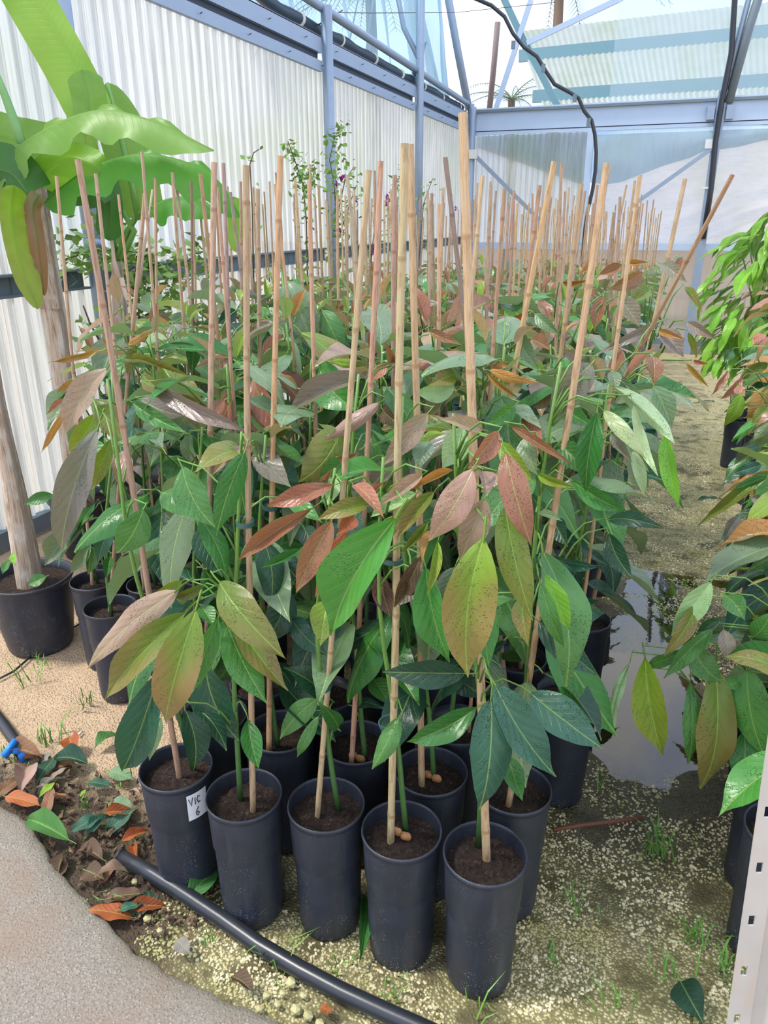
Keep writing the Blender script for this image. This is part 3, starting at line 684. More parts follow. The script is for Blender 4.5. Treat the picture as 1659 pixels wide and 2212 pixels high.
for key, x, y, cbp, ctp, r, cc, sbp in FRONT:
    cb = soilpt(*cbp); ct = atY(ctp[0], ctp[1], y+.01); s = soilpt(*sbp)
    if (Vector((s.x-x, s.y-y))).length > .07: s = Vector((x+.02, y-.02, 0))
    if (Vector((cb.x-x, cb.y-y))).length > .075: cb = Vector((x-.02, y-.03, .315))
    cb.z = .29
    P = make_plant(x, y, LAB[key], 'front avocado plants', ct, r, cc, 2, (s.x-x, s.y-y), cane_base=cb); BYK[key] = P; P.key = key
# canes that can be told apart further in: (top px, lower px, distance, half width px, colour)
TALL = [(372, 372, 378, 800, 2.05, 5, None), (413, 392, 418, 820, 2.35, 4, (.30, .17, .10)), (335, 385, 340, 740, 2.5, 4.5, None), (482, 352, 496, 800, 1.72, 6, (.42, .29, .22)),
        (432, 375, 424, 820, 1.95, 6, (.56, .34, .15)), (556, 408, 560, 800, 1.9, 6.5, (.50, .34, .2)), (520, 392, 523, 700, 2.45, 4.5, None), (750, 378, 767, 564, 2.2, 6, (.56, .41, .28)),
        (852, 378, 850, 745, 1.75, 7, (.50, .32, .2)), (962, 340, 1002, 705, 1.72, 7.5, (.26, .175, .14)), (1042, 380, 1016, 640, 2.2, 6.5, (.62, .45, .26)), (1196, 348, 1122, 900, 1.62, 8.5, (.64, .45, .22)),
        (1166, 400, 1122, 760, 2.1, 6.5, (.50, .29, .16)), (1213, 352, 1200, 700, 2.5, 5, None), (1256, 398, 1196, 850, 1.95, 7, (.56, .34, .18)), (1382, 378, 1292, 890, 1.72, 6.5, (.70, .53, .28)),
        (1480, 386, 1424, 640, 2.25, 7, (.58, .37, .2)), (1583, 378, 1378, 836, 1.72, 7, (.52, .28, .14)), (497, 415, 500, 790, 2.25, 5, (.40, .30, .26)), (705, 432, 712, 600, 3.1, 4, None),
        (1110, 412, 1098, 640, 2.9, 5, None), (1060, 400, 1052, 640, 2.7, 5, None), (928, 432, 926, 600, 3.0, 4.5, None), (1340, 425, 1330, 640, 3.2, 4.5, None), (1300, 398, 1275, 600, 2.6, 5, None)]
TALLABS = ['tan cane avocado plant second left of the dark thin cane', 'avocado plant with thin dark brown cane near the banana leaf tips', 'avocado plant with pale cane before the vine covered rail', 'avocado plant with mottled grey brown cane beside the second front cane', 'avocado plant with orange speckled cane left of the mottled grey one', 'avocado plant with stout tan cane right of the second front cane', 'avocado plant with slim cane close behind the speckled front cane', 'avocado plant with pale greyish cane leaning left below the bougainvillea', 'avocado plant with dark topped brown cane left of the twin tall canes', 'avocado plant with weathered purple brown cane leaning beside the tallest cane', 'avocado plant with cream cane just right of the tallest cane', 'avocado plant with stout yellow cane leaning right, inward of the aisle', 'avocado plant with reddish brown cane leaning right near the corrugated end panel', 'avocado plant with thin knobbly cane behind the stout yellow leaning cane', 'avocado plant with brown cane leaning right beside the hanging hose', 'avocado plant with palest cream cane at the aisle edge', 'avocado plant with thick tan cane near the end wall brace', 'avocado plant at aisle edge with the most tilted reddish cane', 'avocado plant with grey weathered cane right of the mottled one', 'avocado plant with thin cane standing in front of the second wall post', 'avocado plant with slim cane right of the cream cane', 'avocado plant with slim tan cane close beside the cream cane', 'avocado plant with slim cane between twin canes and purple brown cane', 'avocado plant with slim cane right of the hanging hose', 'avocado plant with slim cane directly before the hanging hose']
for TL, (x1, y1, x2, y2, Y, hw, cc) in zip(TALLABS, TALL):
    a = atY(x1, y1, Y); b = atY(x2, y2, Y); d = b-a; t = (.30-a.z)/d.z; base = a+d*t
    base.x = min(base.x, -.12)
    r = hw/FPX*depth(a.lerp(b, .5))
    for it in range(30):                              # keep pots from standing inside each other
        q = min(((p, math.hypot(p.x-base.x, p.y-base.y)) for p in PLANTS), key=lambda e: e[1])
        if q[1] >= .178: break
        dx, dy = base.x-q[0].x, base.y-q[0].y; l = max(.01, math.hypot(dx, dy)); base.x += dx/l*(.18-q[1]); base.y += abs(dy)/l*(.18-q[1])+.012
        base.x = min(base.x, -.12)
    P = make_plant(base.x, base.y, TL, 'avocado plants in the inner rows', a, r, cc, 0, cane_base=(base.x+.01, base.y-.01, .29+gz(base.y))); P.key = 'T'
# remaining pots of the block
def free(x, y, dmin=.172): return all((p.x-x)**2+(p.y-y)**2 > dmin*dmin for p in PLANTS)
rows = [1.385+.195*k for k in range(1, 14)]; yv = rows[-1]
while yv < 10.6: yv += .30 if yv < 6.5 else .5; rows.append(yv)
NUM = ['first', 'second', 'third', 'fourth', 'fifth', 'sixth', 'seventh', 'eighth', 'ninth', 'tenth', 'eleventh', 'twelfth', 'thirteenth', 'fourteenth', 'fifteenth', 'sixteenth', 'seventeenth', 'eighteenth', 'nineteenth', 'twentieth']
NUM += ['twenty-'+q for q in NUM[:9]]+['thirtieth']
nedge = 0
for k, Y in enumerate(rows):
    left = -1.15 if Y < 1.75 else (-1.5 if Y < 2.1 else -1.95)
    x = -.185; j = 0
    while x > left:
        X, YY = x+R.uniform(-.008, .008), Y+R.uniform(-.012, .012)
        if free(X, YY):
            edge = x > -.3
            lab = ('staked avocado plant along the aisle edge of the block, past its two front rows' if edge else 'slim caned avocado plant in the rear half of the block, near the back wall' if Y > 5.5 else 'avocado plant packed inside the block, crown among its neighbours')
            if edge: lab = '%s avocado plant along the aisle edge, counted behind the second row' % NUM[nedge]; nedge += 1
            elif Y > 4.2: lab = 'slim caned avocado plant, %s from the aisle in the %s row before the back wall' % (NUM[j], NUM[len(rows)-1-k])
            P = make_plant(X, YY, lab, 'aisle edge avocado plants' if edge else 'rear avocado plants' if Y > 5.5 else 'packed avocado plants', cane_r=R.uniform(.0052, .0082), detail=1 if edge and Y < 3.5 else 0); P.key = 'E' if edge else 'I'
            if not edge and Y > 3 and R.random() < .15: pass
        x -= .190 if Y < 4 else .23 if Y < 6.5 else .30; j += 1
# right-hand bed across the aisle
ORD = ['nearest', 'second', 'third', 'fourth', 'fifth', 'sixth', 'seventh', 'eighth', 'ninth', 'tenth', 'eleventh', 'twelfth', 'thirteenth', 'fourteenth', 'fifteenth', 'last']
RB = []
for k in range(16):
    Y = 1.46+.20*k if k < 7 else 2.66+.42*(k-6)
    for c in range(2 if k < 10 else 1):
        X = float(np.interp(Y, [1.4, 3.0, 5.0, 8.0], [.375, .52, .66, .80]))+.19*c+(.012*R.uniform(-1, 1))
        if k < 2 and c == 0: lab = ['potted avocado behind the slotted steel post, nearest of the right bed', 'potted avocado with leafy branch over the aisle, second of the right bed'][k]
        else: lab = ('%s avocado plant of the %s row in the right bed beyond the aisle' % (ORD[k], 'aisle side' if c == 0 else 'inner'))
        P = make_plant(X, Y, lab, 'right bed avocado plants', cane_r=.006, detail=1, bed='right', top=(X+R.uniform(-.02, .02), Y, R.uniform(1.15, 1.40) if k > 3 else R.uniform(.95, 1.1))); P.key = 'R%d%d' % (k, c); RB.append(P)

# ---- hero leaves read off the photograph (crop pixel coordinates) -----------
CR = dict(c4=(0, 650, 3.016), c5=(500, 650, 2.765), c6=(1050, 550, 2.724), c7=(0, 1250, 2.3), c8=(600, 1250, 2.3), c9=(1100, 1200, 2.186))
HERO = {
'c7': [(880,60,430,450,150,'pk',1.08),(930,165,523,602,170,'ol',1.06),(975,150,822,715,215,'yo',1.03),(1085,190,948,572,105,'gr',1.1),(1090,15,1422,400,195,'ol',1.1),(1165,180,1432,556,140,'ol',1.14),
       (1130,235,1326,620,180,'gr',1.12),(905,10,750,88,70,'yl',1.14),(1010,30,862,96,62,'ol',1.15),(1000,140,1062,235,90,'gr',1.14),(790,460,612,950,190,'tl',1.06),(918,650,962,948,150,'dk',1.1),(965,645,1126,855,125,'dk',1.16),
       (1020,420,1188,806,210,'dk',1.2),(800,690,742,905,75,'gg',1.12),(1232,700,1286,948,105,'md',1.1),(1440,60,1300,330,160,'dk',1.3),(1180,330,1050,520,130,'md',1.3),(1330,420,1470,600,130,'dk',1.35)],
'c8': [(240,110,210,335,150,'yl',1.12),(75,200,252,385,125,'tl',1.28),(250,592,28,440,135,'dk',1.24),(192,600,10,798,115,'mg',1.27),(205,682,95,888,60,'mg',1.25),(302,742,200,612,85,'md',1.2),
       (430,330,503,470,60,'tl',1.5),(475,500,560,632,105,'gr',1.42),(372,630,548,652,62,'dk',1.42),(440,235,655,290,115,'dk',1.55),(930,470,520,462,150,'dk',1.14),(990,638,640,810,135,'md',1.12),(602,690,468,948,105,'mg',1.12),
       (735,-60,856,412,170,'gr',1.12),(500,-20,558,192,100,'bd',1.2),(715,-10,582,142,95,'bd',1.14),(1062,150,1050,440,120,'gr',1.16),(1060,598,1000,1150,205,'tl',1.06),(1078,525,1384,985,205,'tl',1.06),(1140,885,1216,1105,105,'md',1.1),
       (1000,480,1100,420,110,'dk',1.4),(700,430,760,555,100,'dk',1.5),(880,480,1030,590,120,'dk',1.45),(660,570,760,640,60,'dk',1.4)],
'c9': [(100,650,440,912,190,'tl',1.14),(140,310,426,572,130,'tl',1.3),(150,130,262,442,80,'gr',1.22),(165,85,282,352,95,'lm',1.25),(62,200,90,428,95,'ol',1.2),(270,235,428,212,70,'tl',1.7),(330,30,260,200,80,'dk',1.6)],
'c5': [(985,1296,600,2000,330,'gr',1.02),(600,1310,385,1742,160,'br',1.08),(690,1375,498,1772,105,'ru',1.1),(735,1290,628,1396,100,'ru',1.12),(480,1240,40,1547,110,'br',1.08),(610,1100,213,1226,120,'rd',1.12),
       (830,1200,508,1308,110,'ol',1.08),(728,1098,912,1302,100,'rd',1.1),(825,1150,918,1078,60,'rd',1.16),(408,1480,175,1596,55,'md',1.14),(190,1430,230,1830,170,'dk',1.24),(1505,1420,1412,2250,320,'yo',1.03),
       (1440,1005,1178,1432,200,'pk',1.06),(1512,1180,1362,1562,180,'pk',1.1),(1500,1020,1525,1172,105,'pk',1.12),(1592,780,1408,1002,125,'br',1.12),(1500,772,1232,702,85,'pk',1.2),(1140,1040,888,1222,85,'pk',1.12),
       (1325,1010,1068,1132,55,'og',1.15),(1212,1140,988,1422,100,'ol',1.1),(1100,1160,898,1472,65,'ol',1.1),(1170,1330,1005,1512,55,'ol',1.12),(1232,1440,1165,1762,65,'yl',1.06),(1200,1370,1142,1562,55,'og',1.1),
       (1105,1150,830,1292,120,'pl',1.18),(1170,672,898,988,140,'pk',1.3),(884,608,538,842,95,'pk',1.4),(1385,760,1258,1002,180,'pl',1.28),(1170,840,1118,1012,145,'gg',1.3),(1335,515,1095,545,130,'pl',1.5),
       (655,760,400,1082,260,'ol',1.42),(150,850,355,1112,165,'mv',1.4),(128,450,332,832,140,'rd',1.7),(118,620,252,822,110,'rd',1.72),(322,-120,512,332,205,'gg',2.0),(540,55,672,342,140,'mg',2.0),(300,190,402,512,100,'pl',2.05),
       (228,110,395,245,125,'gg',2.1),(800,440,318,692,135,'mv',1.55),(515,370,765,660,240,'gr',1.6),(600,360,838,372,55,'yl',1.7),(950,372,918,240,55,'rd',1.55),(962,372,1002,258,60,'pk',1.55),(935,380,830,480,80,'rd',1.55),
       (1098,390,1272,422,65,'rd',1.65),(1335,440,1175,505,110,'ol',1.5),(905,650,1000,730,110,'bd',1.6),(1130,1525,968,1830,110,'bd',1.14),(1335,1590,1240,1830,110,'gg',1.14),(840,800,900,990,120,'mg',1.5),(990,960,820,1110,120,'mv',1.45),
       (700,930,520,1060,150,'mg',1.4),(640,930,770,905,60,'br',1.35),(560,1060,600,1000,50,'rd',1.3),(360,1190,545,1325,110,'gr',1.22),(620,1060,560,1230,120,'pl',1.3),(60,900,100,1320,150,'md',1.35),(1550,300,1530,390,60,'og',1.8),
       (1659,380,1530,420,50,'og',1.6),(1180,180,1380,265,60,'br',1.9),(1100,30,1260,20,60,'mv',2.3),(200,1420,110,1560,100,'md',1.3),(560,1480,640,1640,120,'dk',1.3),(240,1500,420,1700,150,'dk',1.35),(430,1350,520,1500,130,'dk',1.35)],
'c4': [(700,440,422,872,190,'pk',1.36),(600,640,832,972,165,'ol',1.36),(640,830,398,1642,215,'mv',1.30),(722,900,598,1232,105,'yl',1.36),(932,1358,758,1642,245,'mg',1.14),(622,730,448,982,150,'yl',1.42),(640,325,308,402,45,'og',1.5),
       (815,400,1242,492,42,'ol',1.5),(830,290,1002,180,48,'og',1.6),(742,315,650,245,36,'og',1.6),(475,515,368,595,55,'og',1.6),(430,640,308,742,45,'rd',1.55),(422,720,268,992,50,'og',1.5),(1010,560,1660,862,120,'mv',1.4),
       (862,660,1222,862,105,'mg',1.36),(920,640,1212,752,125,'mv',1.5),(1188,1080,1402,1475,220,'mg',1.16),(1592,985,1408,1532,170,'md',1.1),(1050,1250,1260,1420,220,'mg',1.24),(1330,875,1592,962,85,'md',1.4),(1592,950,1378,1142,85,'pk',1.3),
       (1490,585,1522,895,85,'rd',1.6),(1330,660,1218,785,85,'rd',1.6),(1492,370,1268,442,45,'pk',1.8),(1300,930,1382,1165,120,'rd',1.5),(732,1425,638,1705,110,'tl',1.72),(562,1440,298,1722,140,'gg',1.70),(342,1260,155,1325,80,'mg',1.95),
       (348,1255,392,1372,55,'gr',1.9),(622,1320,498,1525,52,'gr',1.72),(592,1580,460,1775,85,'gg',1.75),(592,1590,572,1785,85,'mg',1.75),(722,1660,690,1812,65,'md',1.7),(962,1660,808,1812,80,'gg',1.8),(1252,1610,1058,1842,115,'mg',1.5),
       (1162,1520,1008,1652,85,'mg',1.6),(1232,1420,1150,1570,100,'gg',1.5),(790,980,850,1210,110,'pk',1.45),(730,990,780,1250,100,'pk',1.5),(1240,870,1240,1060,120,'gg',1.5),(1300,1480,1450,1800,180,'dk',1.2),(1280,1390,1480,1830,150,'md',1.16),
       (930,480,1100,600,110,'ol',1.6),(1090,250,930,300,150,'pl',2.0),(1120,150,1230,300,130,'mv',2.1),(1290,200,1250,480,110,'md',1.9),(1540,60,1420,150,130,'dk',2.1),(1480,150,1560,260,110,'dk',2.1),(900,290,830,490,70,'ol',1.7),
       (1370,980,1250,870,120,'md',1.45),(1000,880,1060,960,110,'gg',1.3),(940,920,880,830,90,'gg',1.3)],
'c6': [(652,930,585,1395,150,'md',1.36),(690,920,942,1205,90,'pl',1.4),(750,700,972,932,65,'gg',1.52),(740,770,1115,1115,105,'pl',1.46),(868,880,1012,1302,70,'pl',1.42),(985,770,1092,1020,130,'gg',1.58),(1052,1050,1142,1495,100,'lm',1.48),
       (862,1155,932,1422,75,'pl',1.4),(742,1060,862,1222,65,'mv',1.42),(622,640,362,985,215,'mv',1.46),(552,690,298,716,42,'gg',1.5),(745,690,765,805,80,'gg',1.5),(508,1330,822,1512,115,'gr',1.36),(308,1290,535,1372,60,'yl',1.32),
       (430,1110,632,1302,140,'md',1.4),(112,390,55,672,145,'gg',1.8),(290,350,435,472,75,'gg',2.0),(150,440,312,682,105,'gg',1.8),(172,880,-10,1005,105,'gr',1.45),(18,680,312,752,65,'og',1.5),(8,700,202,852,36,'og',1.5),
       (148,1010,517,1242,55,'br',1.34),(240,1070,305,1302,140,'gg',1.36),(692,245,636,445,85,'br',2.0),(788,260,902,422,115,'mv',2.0),(922,105,718,205,95,'br',2.1),(1030,55,1182,165,85,'mv',2.2),(1170,190,1272,342,48,'ol',2.2),
       (1022,400,638,592,60,'mv',1.9),(1180,398,1362,502,60,'mv',2.0),(1040,440,1162,605,110,'mv',2.0),(1020,450,1182,502,40,'og',2.0),(980,598,985,772,98,'br',1.75),(1178,640,1312,782,32,'og',1.75),(1222,625,1312,645,28,'rd',1.75),
       (1190,460,1242,612,38,'ol',2.0),(722,1560,1052,1612,105,'dk',1.55),(722,1640,862,1902,125,'dk',1.55),(382,1780,692,1832,75,'tl',1.4),(830,1265,1052,1330,105,'tl',1.7),(112,1160,268,1718,180,'br',1.1),(90,1105,285,1342,120,'yl',1.16),
       (110,1480,275,2155,205,'ol',1.08),(310,1520,450,1570,50,'gg',1.25),(600,1400,640,1530,80,'mg',1.45),(400,1560,480,1720,120,'dk',1.5),(400,1820,450,1950,100,'dk',1.5),(60,1290,-30,1400,120,'pk',1.15),(70,1280,130,1340,60,'og',1.2),
       (480,930,620,1010,90,'md',1.6),(850,1080,960,1280,90,'gg',1.5),(930,1380,830,1180,100,'gg',1.6),(560,600,450,560,90,'mv',1.9),(640,40,560,110,60,'og',2.4),(800,60,660,120,60,'br',2.3),(1150,20,1090,120,70,'br',2.4),
       (960,200,850,280,80,'ol',2.1),(450,160,610,150,36,'og',2.3),(840,50,960,45,36,'og',2.3),(150,420,240,340,90,'ru',2.1),(270,500,380,560,90,'br',2.0)],
}
HR = {
'c9': [(952,125,764,380,115,'pl'),(892,218,728,475,80,'ol'),(1020,188,1112,305,105,'mg'),(962,348,728,585,80,'mg'),(1012,350,1030,498,78,'mv'),(572,500,490,865,55,'pl'),(642,480,727,942,150,'yl'),(972,520,898,1098,175,'ol'),(855,600,842,985,80,'gr'),
       (1102,590,988,955,105,'gr'),(1122,540,1215,965,175,'gr'),(1112,830,1100,1105,130,'md'),(872,430,1002,595,145,'mg'),(1150,385,1235,265,130,'gr'),(1142,400,1235,560,100,'md'),(660,515,850,430,60,'gr'),(1160,930,1190,1060,110,'md'),(1100,590,1000,620,60,'gr')],
'c6': [(1690,1265,1240,1600,70,'ol'),(1560,1545,1498,1825,95,'ru'),(1490,1540,1398,1695,85,'mv'),(1640,1530,1558,1775,78,'ru'),(1566,1425,1700,1470,60,'mv'),(1502,820,1398,1010,90,'yl'),(1650,790,1528,965,130,'og'),(1512,720,1376,852,52,'rd'),(1432,690,1326,832,38,'rd'),
       (1480,770,1525,835,60,'rd'),(1612,1130,1478,1162,48,'tl'),(1620,1235,1450,1290,70,'tl'),(1659,1300,1440,1390,60,'md'),(1640,470,1560,530,60,'rd'),(1659,640,1490,740,70,'ol'),(1570,540,1540,640,70,'mg'),(1450,560,1400,640,60,'md'),(1659,900,1560,1000,80,'ol'),(1659,960,1570,1100,80,'gg')],
}
for crop, items in HERO.items():
    x0, y0, s = CR[crop]
    for it in items:
        bx, by, tx, ty, wd, key, Y = it; wd *= .98
        B = atY(x0+bx/s, y0+by/s, Y); T = atY(x0+tx/s, y0+ty/s, Y-.035+R.uniform(-.03, .02))
        P = min((p for p in PLANTS if p.bed == 'main' and p.y < 3.2), key=lambda p: (p.x+(p.ct.x-p.x)*(B.z-.3)/1.35-B.x)**2 + (.75*(p.y-B.y-.03))**2)
        wm = wd/s/FPX*depth(B.lerp(T, .5)); L = (T-B).length
        wm = min(wm, L*.62)
        o = link('leaf', R.choice(LEAVES) if L > .10 else R.choice(YOUNG), P.root)
        v = (EYE-B.lerp(T, .5)).normalized(); a = (T-B).normalized(); n = (v-a*v.dot(a)).normalized()
        n = (Matrix.Rotation(R.uniform(-.5, .5), 3, a) @ n)
        if n.z < -.2 and key not in ('pl',): n = n
        if key == 'pl' and R.random() < .5: n = -n
        set_leaf(o, B, T, wm*1.02, n, P.root); color_leaf(o, key, .10); P.heroes.append(B + (B-T)*.12)
for crop, items in HR.items():
    x0, y0, s = CR[crop]
    for it in items:
        bx, by, tx, ty, wd, key = it; py = y0+by/s; Y = 1.62 if crop == 'c9' else float(np.interp(py, [740, 830, 950, 1100], [3.4, 2.8, 2.3, 1.95]))
        B = atY(x0+bx/s, py, Y); T = atY(x0+tx/s, y0+ty/s, Y-.03+R.uniform(-.03, .02))
        P = min((p for p in RB if p.key.endswith('0')), key=lambda p: (p.x-B.x)**2*.3+(p.y-B.y-.05)**2)
        wm = min(wd*1.0/s/FPX*depth(B.lerp(T, .5)), (T-B).length*.62)
        o = link('leaf', R.choice(LEAVES), P.root); v = (EYE-B.lerp(T, .5)).normalized(); a = (T-B).normalized(); n = (v-a*v.dot(a)).normalized()
        n = Matrix.Rotation(R.uniform(-.5, .5), 3, a) @ n
        set_leaf(o, B, T, wm*1.02, n, P.root); color_leaf(o, key, .10); P.heroes.append(B + (B-T)*.12)
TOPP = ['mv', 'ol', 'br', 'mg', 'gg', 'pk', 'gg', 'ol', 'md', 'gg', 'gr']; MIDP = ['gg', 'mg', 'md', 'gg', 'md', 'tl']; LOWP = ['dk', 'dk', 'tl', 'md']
for P in PLANTS:
    k = P.key
    if P.bed == 'main':
        if k[0] in 'PQL':
            zt = max([b.z for b in P.heroes], default=.95); zt = max(.85, min(zt, 1.45)); pass
            finish_stem(P, zt)
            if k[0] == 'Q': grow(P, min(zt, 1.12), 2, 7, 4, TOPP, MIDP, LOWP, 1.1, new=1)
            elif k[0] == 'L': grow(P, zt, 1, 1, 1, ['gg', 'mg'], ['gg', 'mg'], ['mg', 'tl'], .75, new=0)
        else:
            if P.y < 2.6: zt = R.uniform(1.10, 1.30); a = (4, 8, 2)
            elif P.y < 5.5: zt = R.uniform(1.12, 1.30)+P.z*.5; a = (4, 3, 0)
            else: zt = R.uniform(1.05, 1.22)+P.z*.5; a = (4, 1, 0)
            if k == 'E': a = (3, 4, 3) if P.y < 5 else (4, 3, 1)
            finish_stem(P, zt); grow(P, zt, a[0], a[1], a[2], TOPP, MIDP, LOWP, 1.18 if P.y < 3 else 1.08, new=2 if P.y < 4 else 1)
    else:
        zt = P.ct.z-.12 if not k.startswith('R00') else .72
        finish_stem(P, zt)
        kk = int(k[1:-1])
        if k.endswith('0') and kk < 2: grow(P, zt, 2, 2, 2, ['gr', 'md', 'ol'], ['gr', 'md', 'mg'], ['dk', 'md'], .9)
        else: grow(P, zt, 6, 10, 5, ['rd', 'og', 'ol', 'mg', 'yl', 'br'], ['md', 'mg', 'gr', 'yl', 'gg', 'og'], ['dk', 'md', 'tl'], 1.05)

# small parts on the front plants: seed halves and the paper label
for key, px_ in (('P4', (868, 1806)), ('Q4', (935, 1682)), ('Q3', (772, 1640))):
    P = BYK[key]; c = soilpt(*px_)
    for q in range(2):
        def sd(u, v, q=q):
            a = u*6.2832; e = v*math.pi; r = .013
            return (c.x+(q-.5)*.022+r*math.sin(e)*math.cos(a), c.y-.006*q+r*math.sin(e)*math.sin(a)*(.6), c.z+.008+r*.8*math.cos(e)+.002*math.sin(a*3))
        MB().grid(sd, 10, 6).build('seed_half', SEED, P.root)
P1 = BYK['P1']
th0 = math.radians(-24)
def lab_pt(u, v, off=.0012):
    th = th0+(u-.5)*.62; z = .245+.075*v; r = .0768+(z-.222)*.032+.0042+off; return (P1.x+r*math.cos(th), P1.y+r*math.sin(th), z)
lb = MB().grid(lambda u, v: lab_pt(u, v), 6, 2).build('paper_label', WHITELAB, P1.root); lb['label'] = 'white paper label with black handwriting'
def stroke(pts): return MB().tube([lab_pt(u, v, .0022) for u, v in pts], .0011, 5)
for nm, pts in (('letter_v', [(.08,.86),(.17,.58),(.26,.88)]), ('letter_i', [(.37,.84),(.37,.58)]), ('letter_c', [(.60,.80),(.52,.86),(.46,.72),(.52,.58),(.61,.62)]), ('digit_six', [(.50,.44),(.38,.28),(.37,.16),(.45,.10),(.52,.18),(.46,.26),(.38,.20)])):
    s_ = stroke(pts).build(nm, INK); s_.parent = lb

# ================================================================== BANANAS
def ribbon_leaf(name, mid, wl, wr, root, col, droop=.5, wavef=9, wave=.02, up=None, n=26, bronze=0.0):
    """banana leaf: midrib through 3-D points, half blades left and right"""
    P = [Vector(p) for p in mid]; k = len(P)
    def at(t):
        f = t*(k-1); i = min(k-2, int(f)); q = f-i
        p0, p1, p2, p3 = P[max(0, i-1)], P[i], P[i+1], P[min(k-1, i+2)]
        return .5*((2*p1)+(p2-p0)*q+(2*p0-5*p1+4*p2-p3)*q*q+(3*p1-p0-3*p2+p3)*q**3)
    V = []; UV = []; S = (-1, -.66, -.33, -.06, 0, .06, .33, .66, 1); m = len(S)
    for i in range(n+1):
        t = i/n; c = at(t); tg = (at(min(1, t+.02))-at(max(0, t-.02))).normalized()
        u0 = Vector(up) if up is not None else (EYE-c).normalized()
        z = (u0-tg*u0.dot(tg)).normalized(); x = tg.cross(z)
        prof = min(1, (t/.12)**.6)*min(1, ((1-t)/.22)**.6) if 0 < t < 1 else .02
        for s in S:
            wv = (wl if s < 0 else wr)*prof
            dz = -droop*abs(s)**1.6*wv + wave*math.sin(t*wavef*2+(0 if s < 0 else 2.1))*s*s*prof + (.004 if s == 0 else 0)
            V.append(c+x*(s*wv)+z*dz); UV.append((.5+s*.5, t))
    Fc = [(i*m+j, i*m+j+1, (i+1)*m+j+1, (i+1)*m+j) for i in range(n) for j in range(m-1)]
    me = MB().add(V, Fc).mesh(name, BANLEAF); ul = me.uv_layers.new(name='UVMap')
    li = [0]*len(me.loops); me.loops.foreach_get('vertex_index', li); ul.data.foreach_set('uv', [c for i in li for c in UV[i]])
    o = link(name, me, root); o.location = -root.location; o.color = (*col, bronze); return o
def trunk(name, pts, rad, root):
    m = MB(); P = [Vector(p) for p in pts]; n = 14; V = []; UV = []; k = 18
    for i in range(k+1):
        t = i/k; f = t*(len(P)-1); j = min(len(P)-2, int(f)); c = P[j].lerp(P[j+1], f-j); r = rad[j]+(rad[j+1]-rad[j])*(f-j)
        for q in range(n):
            a = 2*math.pi*q/n; rr = r*(1+.07*math.sin(a*3+t*2.5)+.05*noise.noise(Vector((math.cos(a)*2, math.sin(a)*2, t*3))))
            V.append(c+Vector((rr*math.cos(a), rr*math.sin(a), 0))); UV.append((q/n, t*2))
    m.add(V, [(i*n+q, i*n+(q+1) % n, (i+1)*n+(q+1) % n, (i+1)*n+q) for i in range(k) for q in range(n)]+[tuple(k*n+q for q in range(n))])
    me = m.mesh(name, FIBRE); ul = me.uv_layers.new(name='UVMap'); li = [0]*len(me.loops); me.loops.foreach_get('vertex_index', li); ul.data.foreach_set('uv', [c for i in li for c in UV[i]])
    o = link(name, me, root); o.location = -root.location; return o
bx_, by_ = -2.16, 1.97
BA = thing('potted_banana', 'banana stump with peeling fibrous trunk in big black pot on the sand', 'potted plant', (bx_, by_, 0))
o = MB().lathe([(.0, .004), (.115, .0), (.12, .01), (.137, .12), (.150, .27), (.152, .285), (.160, .287), (.163, .297), (.158, .30), (.150, .296), (.144, .26), (.142, .24)], 44).mesh('banana_pot_shell', POTBIG); o = link('pot', o, BA)
link('soil', MB().grid(lambda u, v: (v*.145*math.cos(u*6.2832), v*.145*math.sin(u*6.2832), .262+.008*noise.noise(Vector((v*4*math.cos(u*6.28), v*4*math.sin(u*6.28), 2)))), 24, 6).mesh('banana_soil', SOIL), BA)
trunk('trunk', [(bx_-.0, by_, .25), atY(40, 1110, 1.97), atY(18, 990, 1.97), atY(-8, 860, 1.97), atY(-30, 700, 1.97)], [.050, .043, .034, .028, .022], BA)
for px_, py_, tx_, ty_, w_, c_ in ((100, 1245, 60, 1262, 30, 'gr'), (20, 1210, 5, 1240, 20, 'gr'), (28, 1195, 34, 1222, 16, 'lm')):
    B, T = atY(px_, py_, 1.90), atY(tx_, ty_, 1.86); o = link('leaf', LEAVES[1], BA); set_leaf(o, B, T, w_/FPX*2.6, Vector((.2, -.7, .6)), BA); color_leaf(o, c_)
# second banana: tall trunk with the big arching leaves
tb = [atY(150, 900, 2.75), atY(128, 740, 2.75), atY(98, 560, 2.75), atY(78, 400, 2.75)]
base = tb[0]+(tb[0]-tb[1])*((tb[0].z-.25)/(tb[1].z-tb[0].z)); BB = thing('potted_banana', 'tall banana plant with broad arching green leaves against the translucent wall', 'potted plant', (base.x, base.y, 0))
link('pot', MB().lathe([(.0, .004), (.11, .0), (.145, .28), (.155, .29), (.150, .30), (.14, .295), (.138, .25)], 24).mesh('banana_pot_shell', POTBIG), BB)
link('soil', MB().grid(lambda u, v: (v*.139*math.cos(u*6.2832), v*.139*math.sin(u*6.2832), .255), 16, 2).mesh('banana_soil', SOIL), BB)
trunk('trunk', [base]+tb, [.062, .055, .052, .05, .042], BB)
for dx in (-.03, .025, .05):
    trunk('dry_sheath', [tb[-1]+Vector((dx, -.04, -.5)), tb[-1]+Vector((dx, -.045, -.1)), tb[-1]+Vector((dx*1.3, -.045, .03+.3*dx))], [.022, .024, .006], BB)
def PY(lst, Y): return [atY(a, b, Y+(c if len(t_) > 2 else 0)) for t_ in lst for (a, b, c) in [t_ if len(t_) > 2 else (t_[0], t_[1], 0)]]
lg, bg, dg = (.21, .38, .075), (.28, .47, .07), (.07, .20, .045)
ribbon_leaf('banana_leaf', PY([(222, 262), (158, 138), (80, 0), (15, -110)], 2.9), .125, .07, BB, bg, .12, 7, .012)
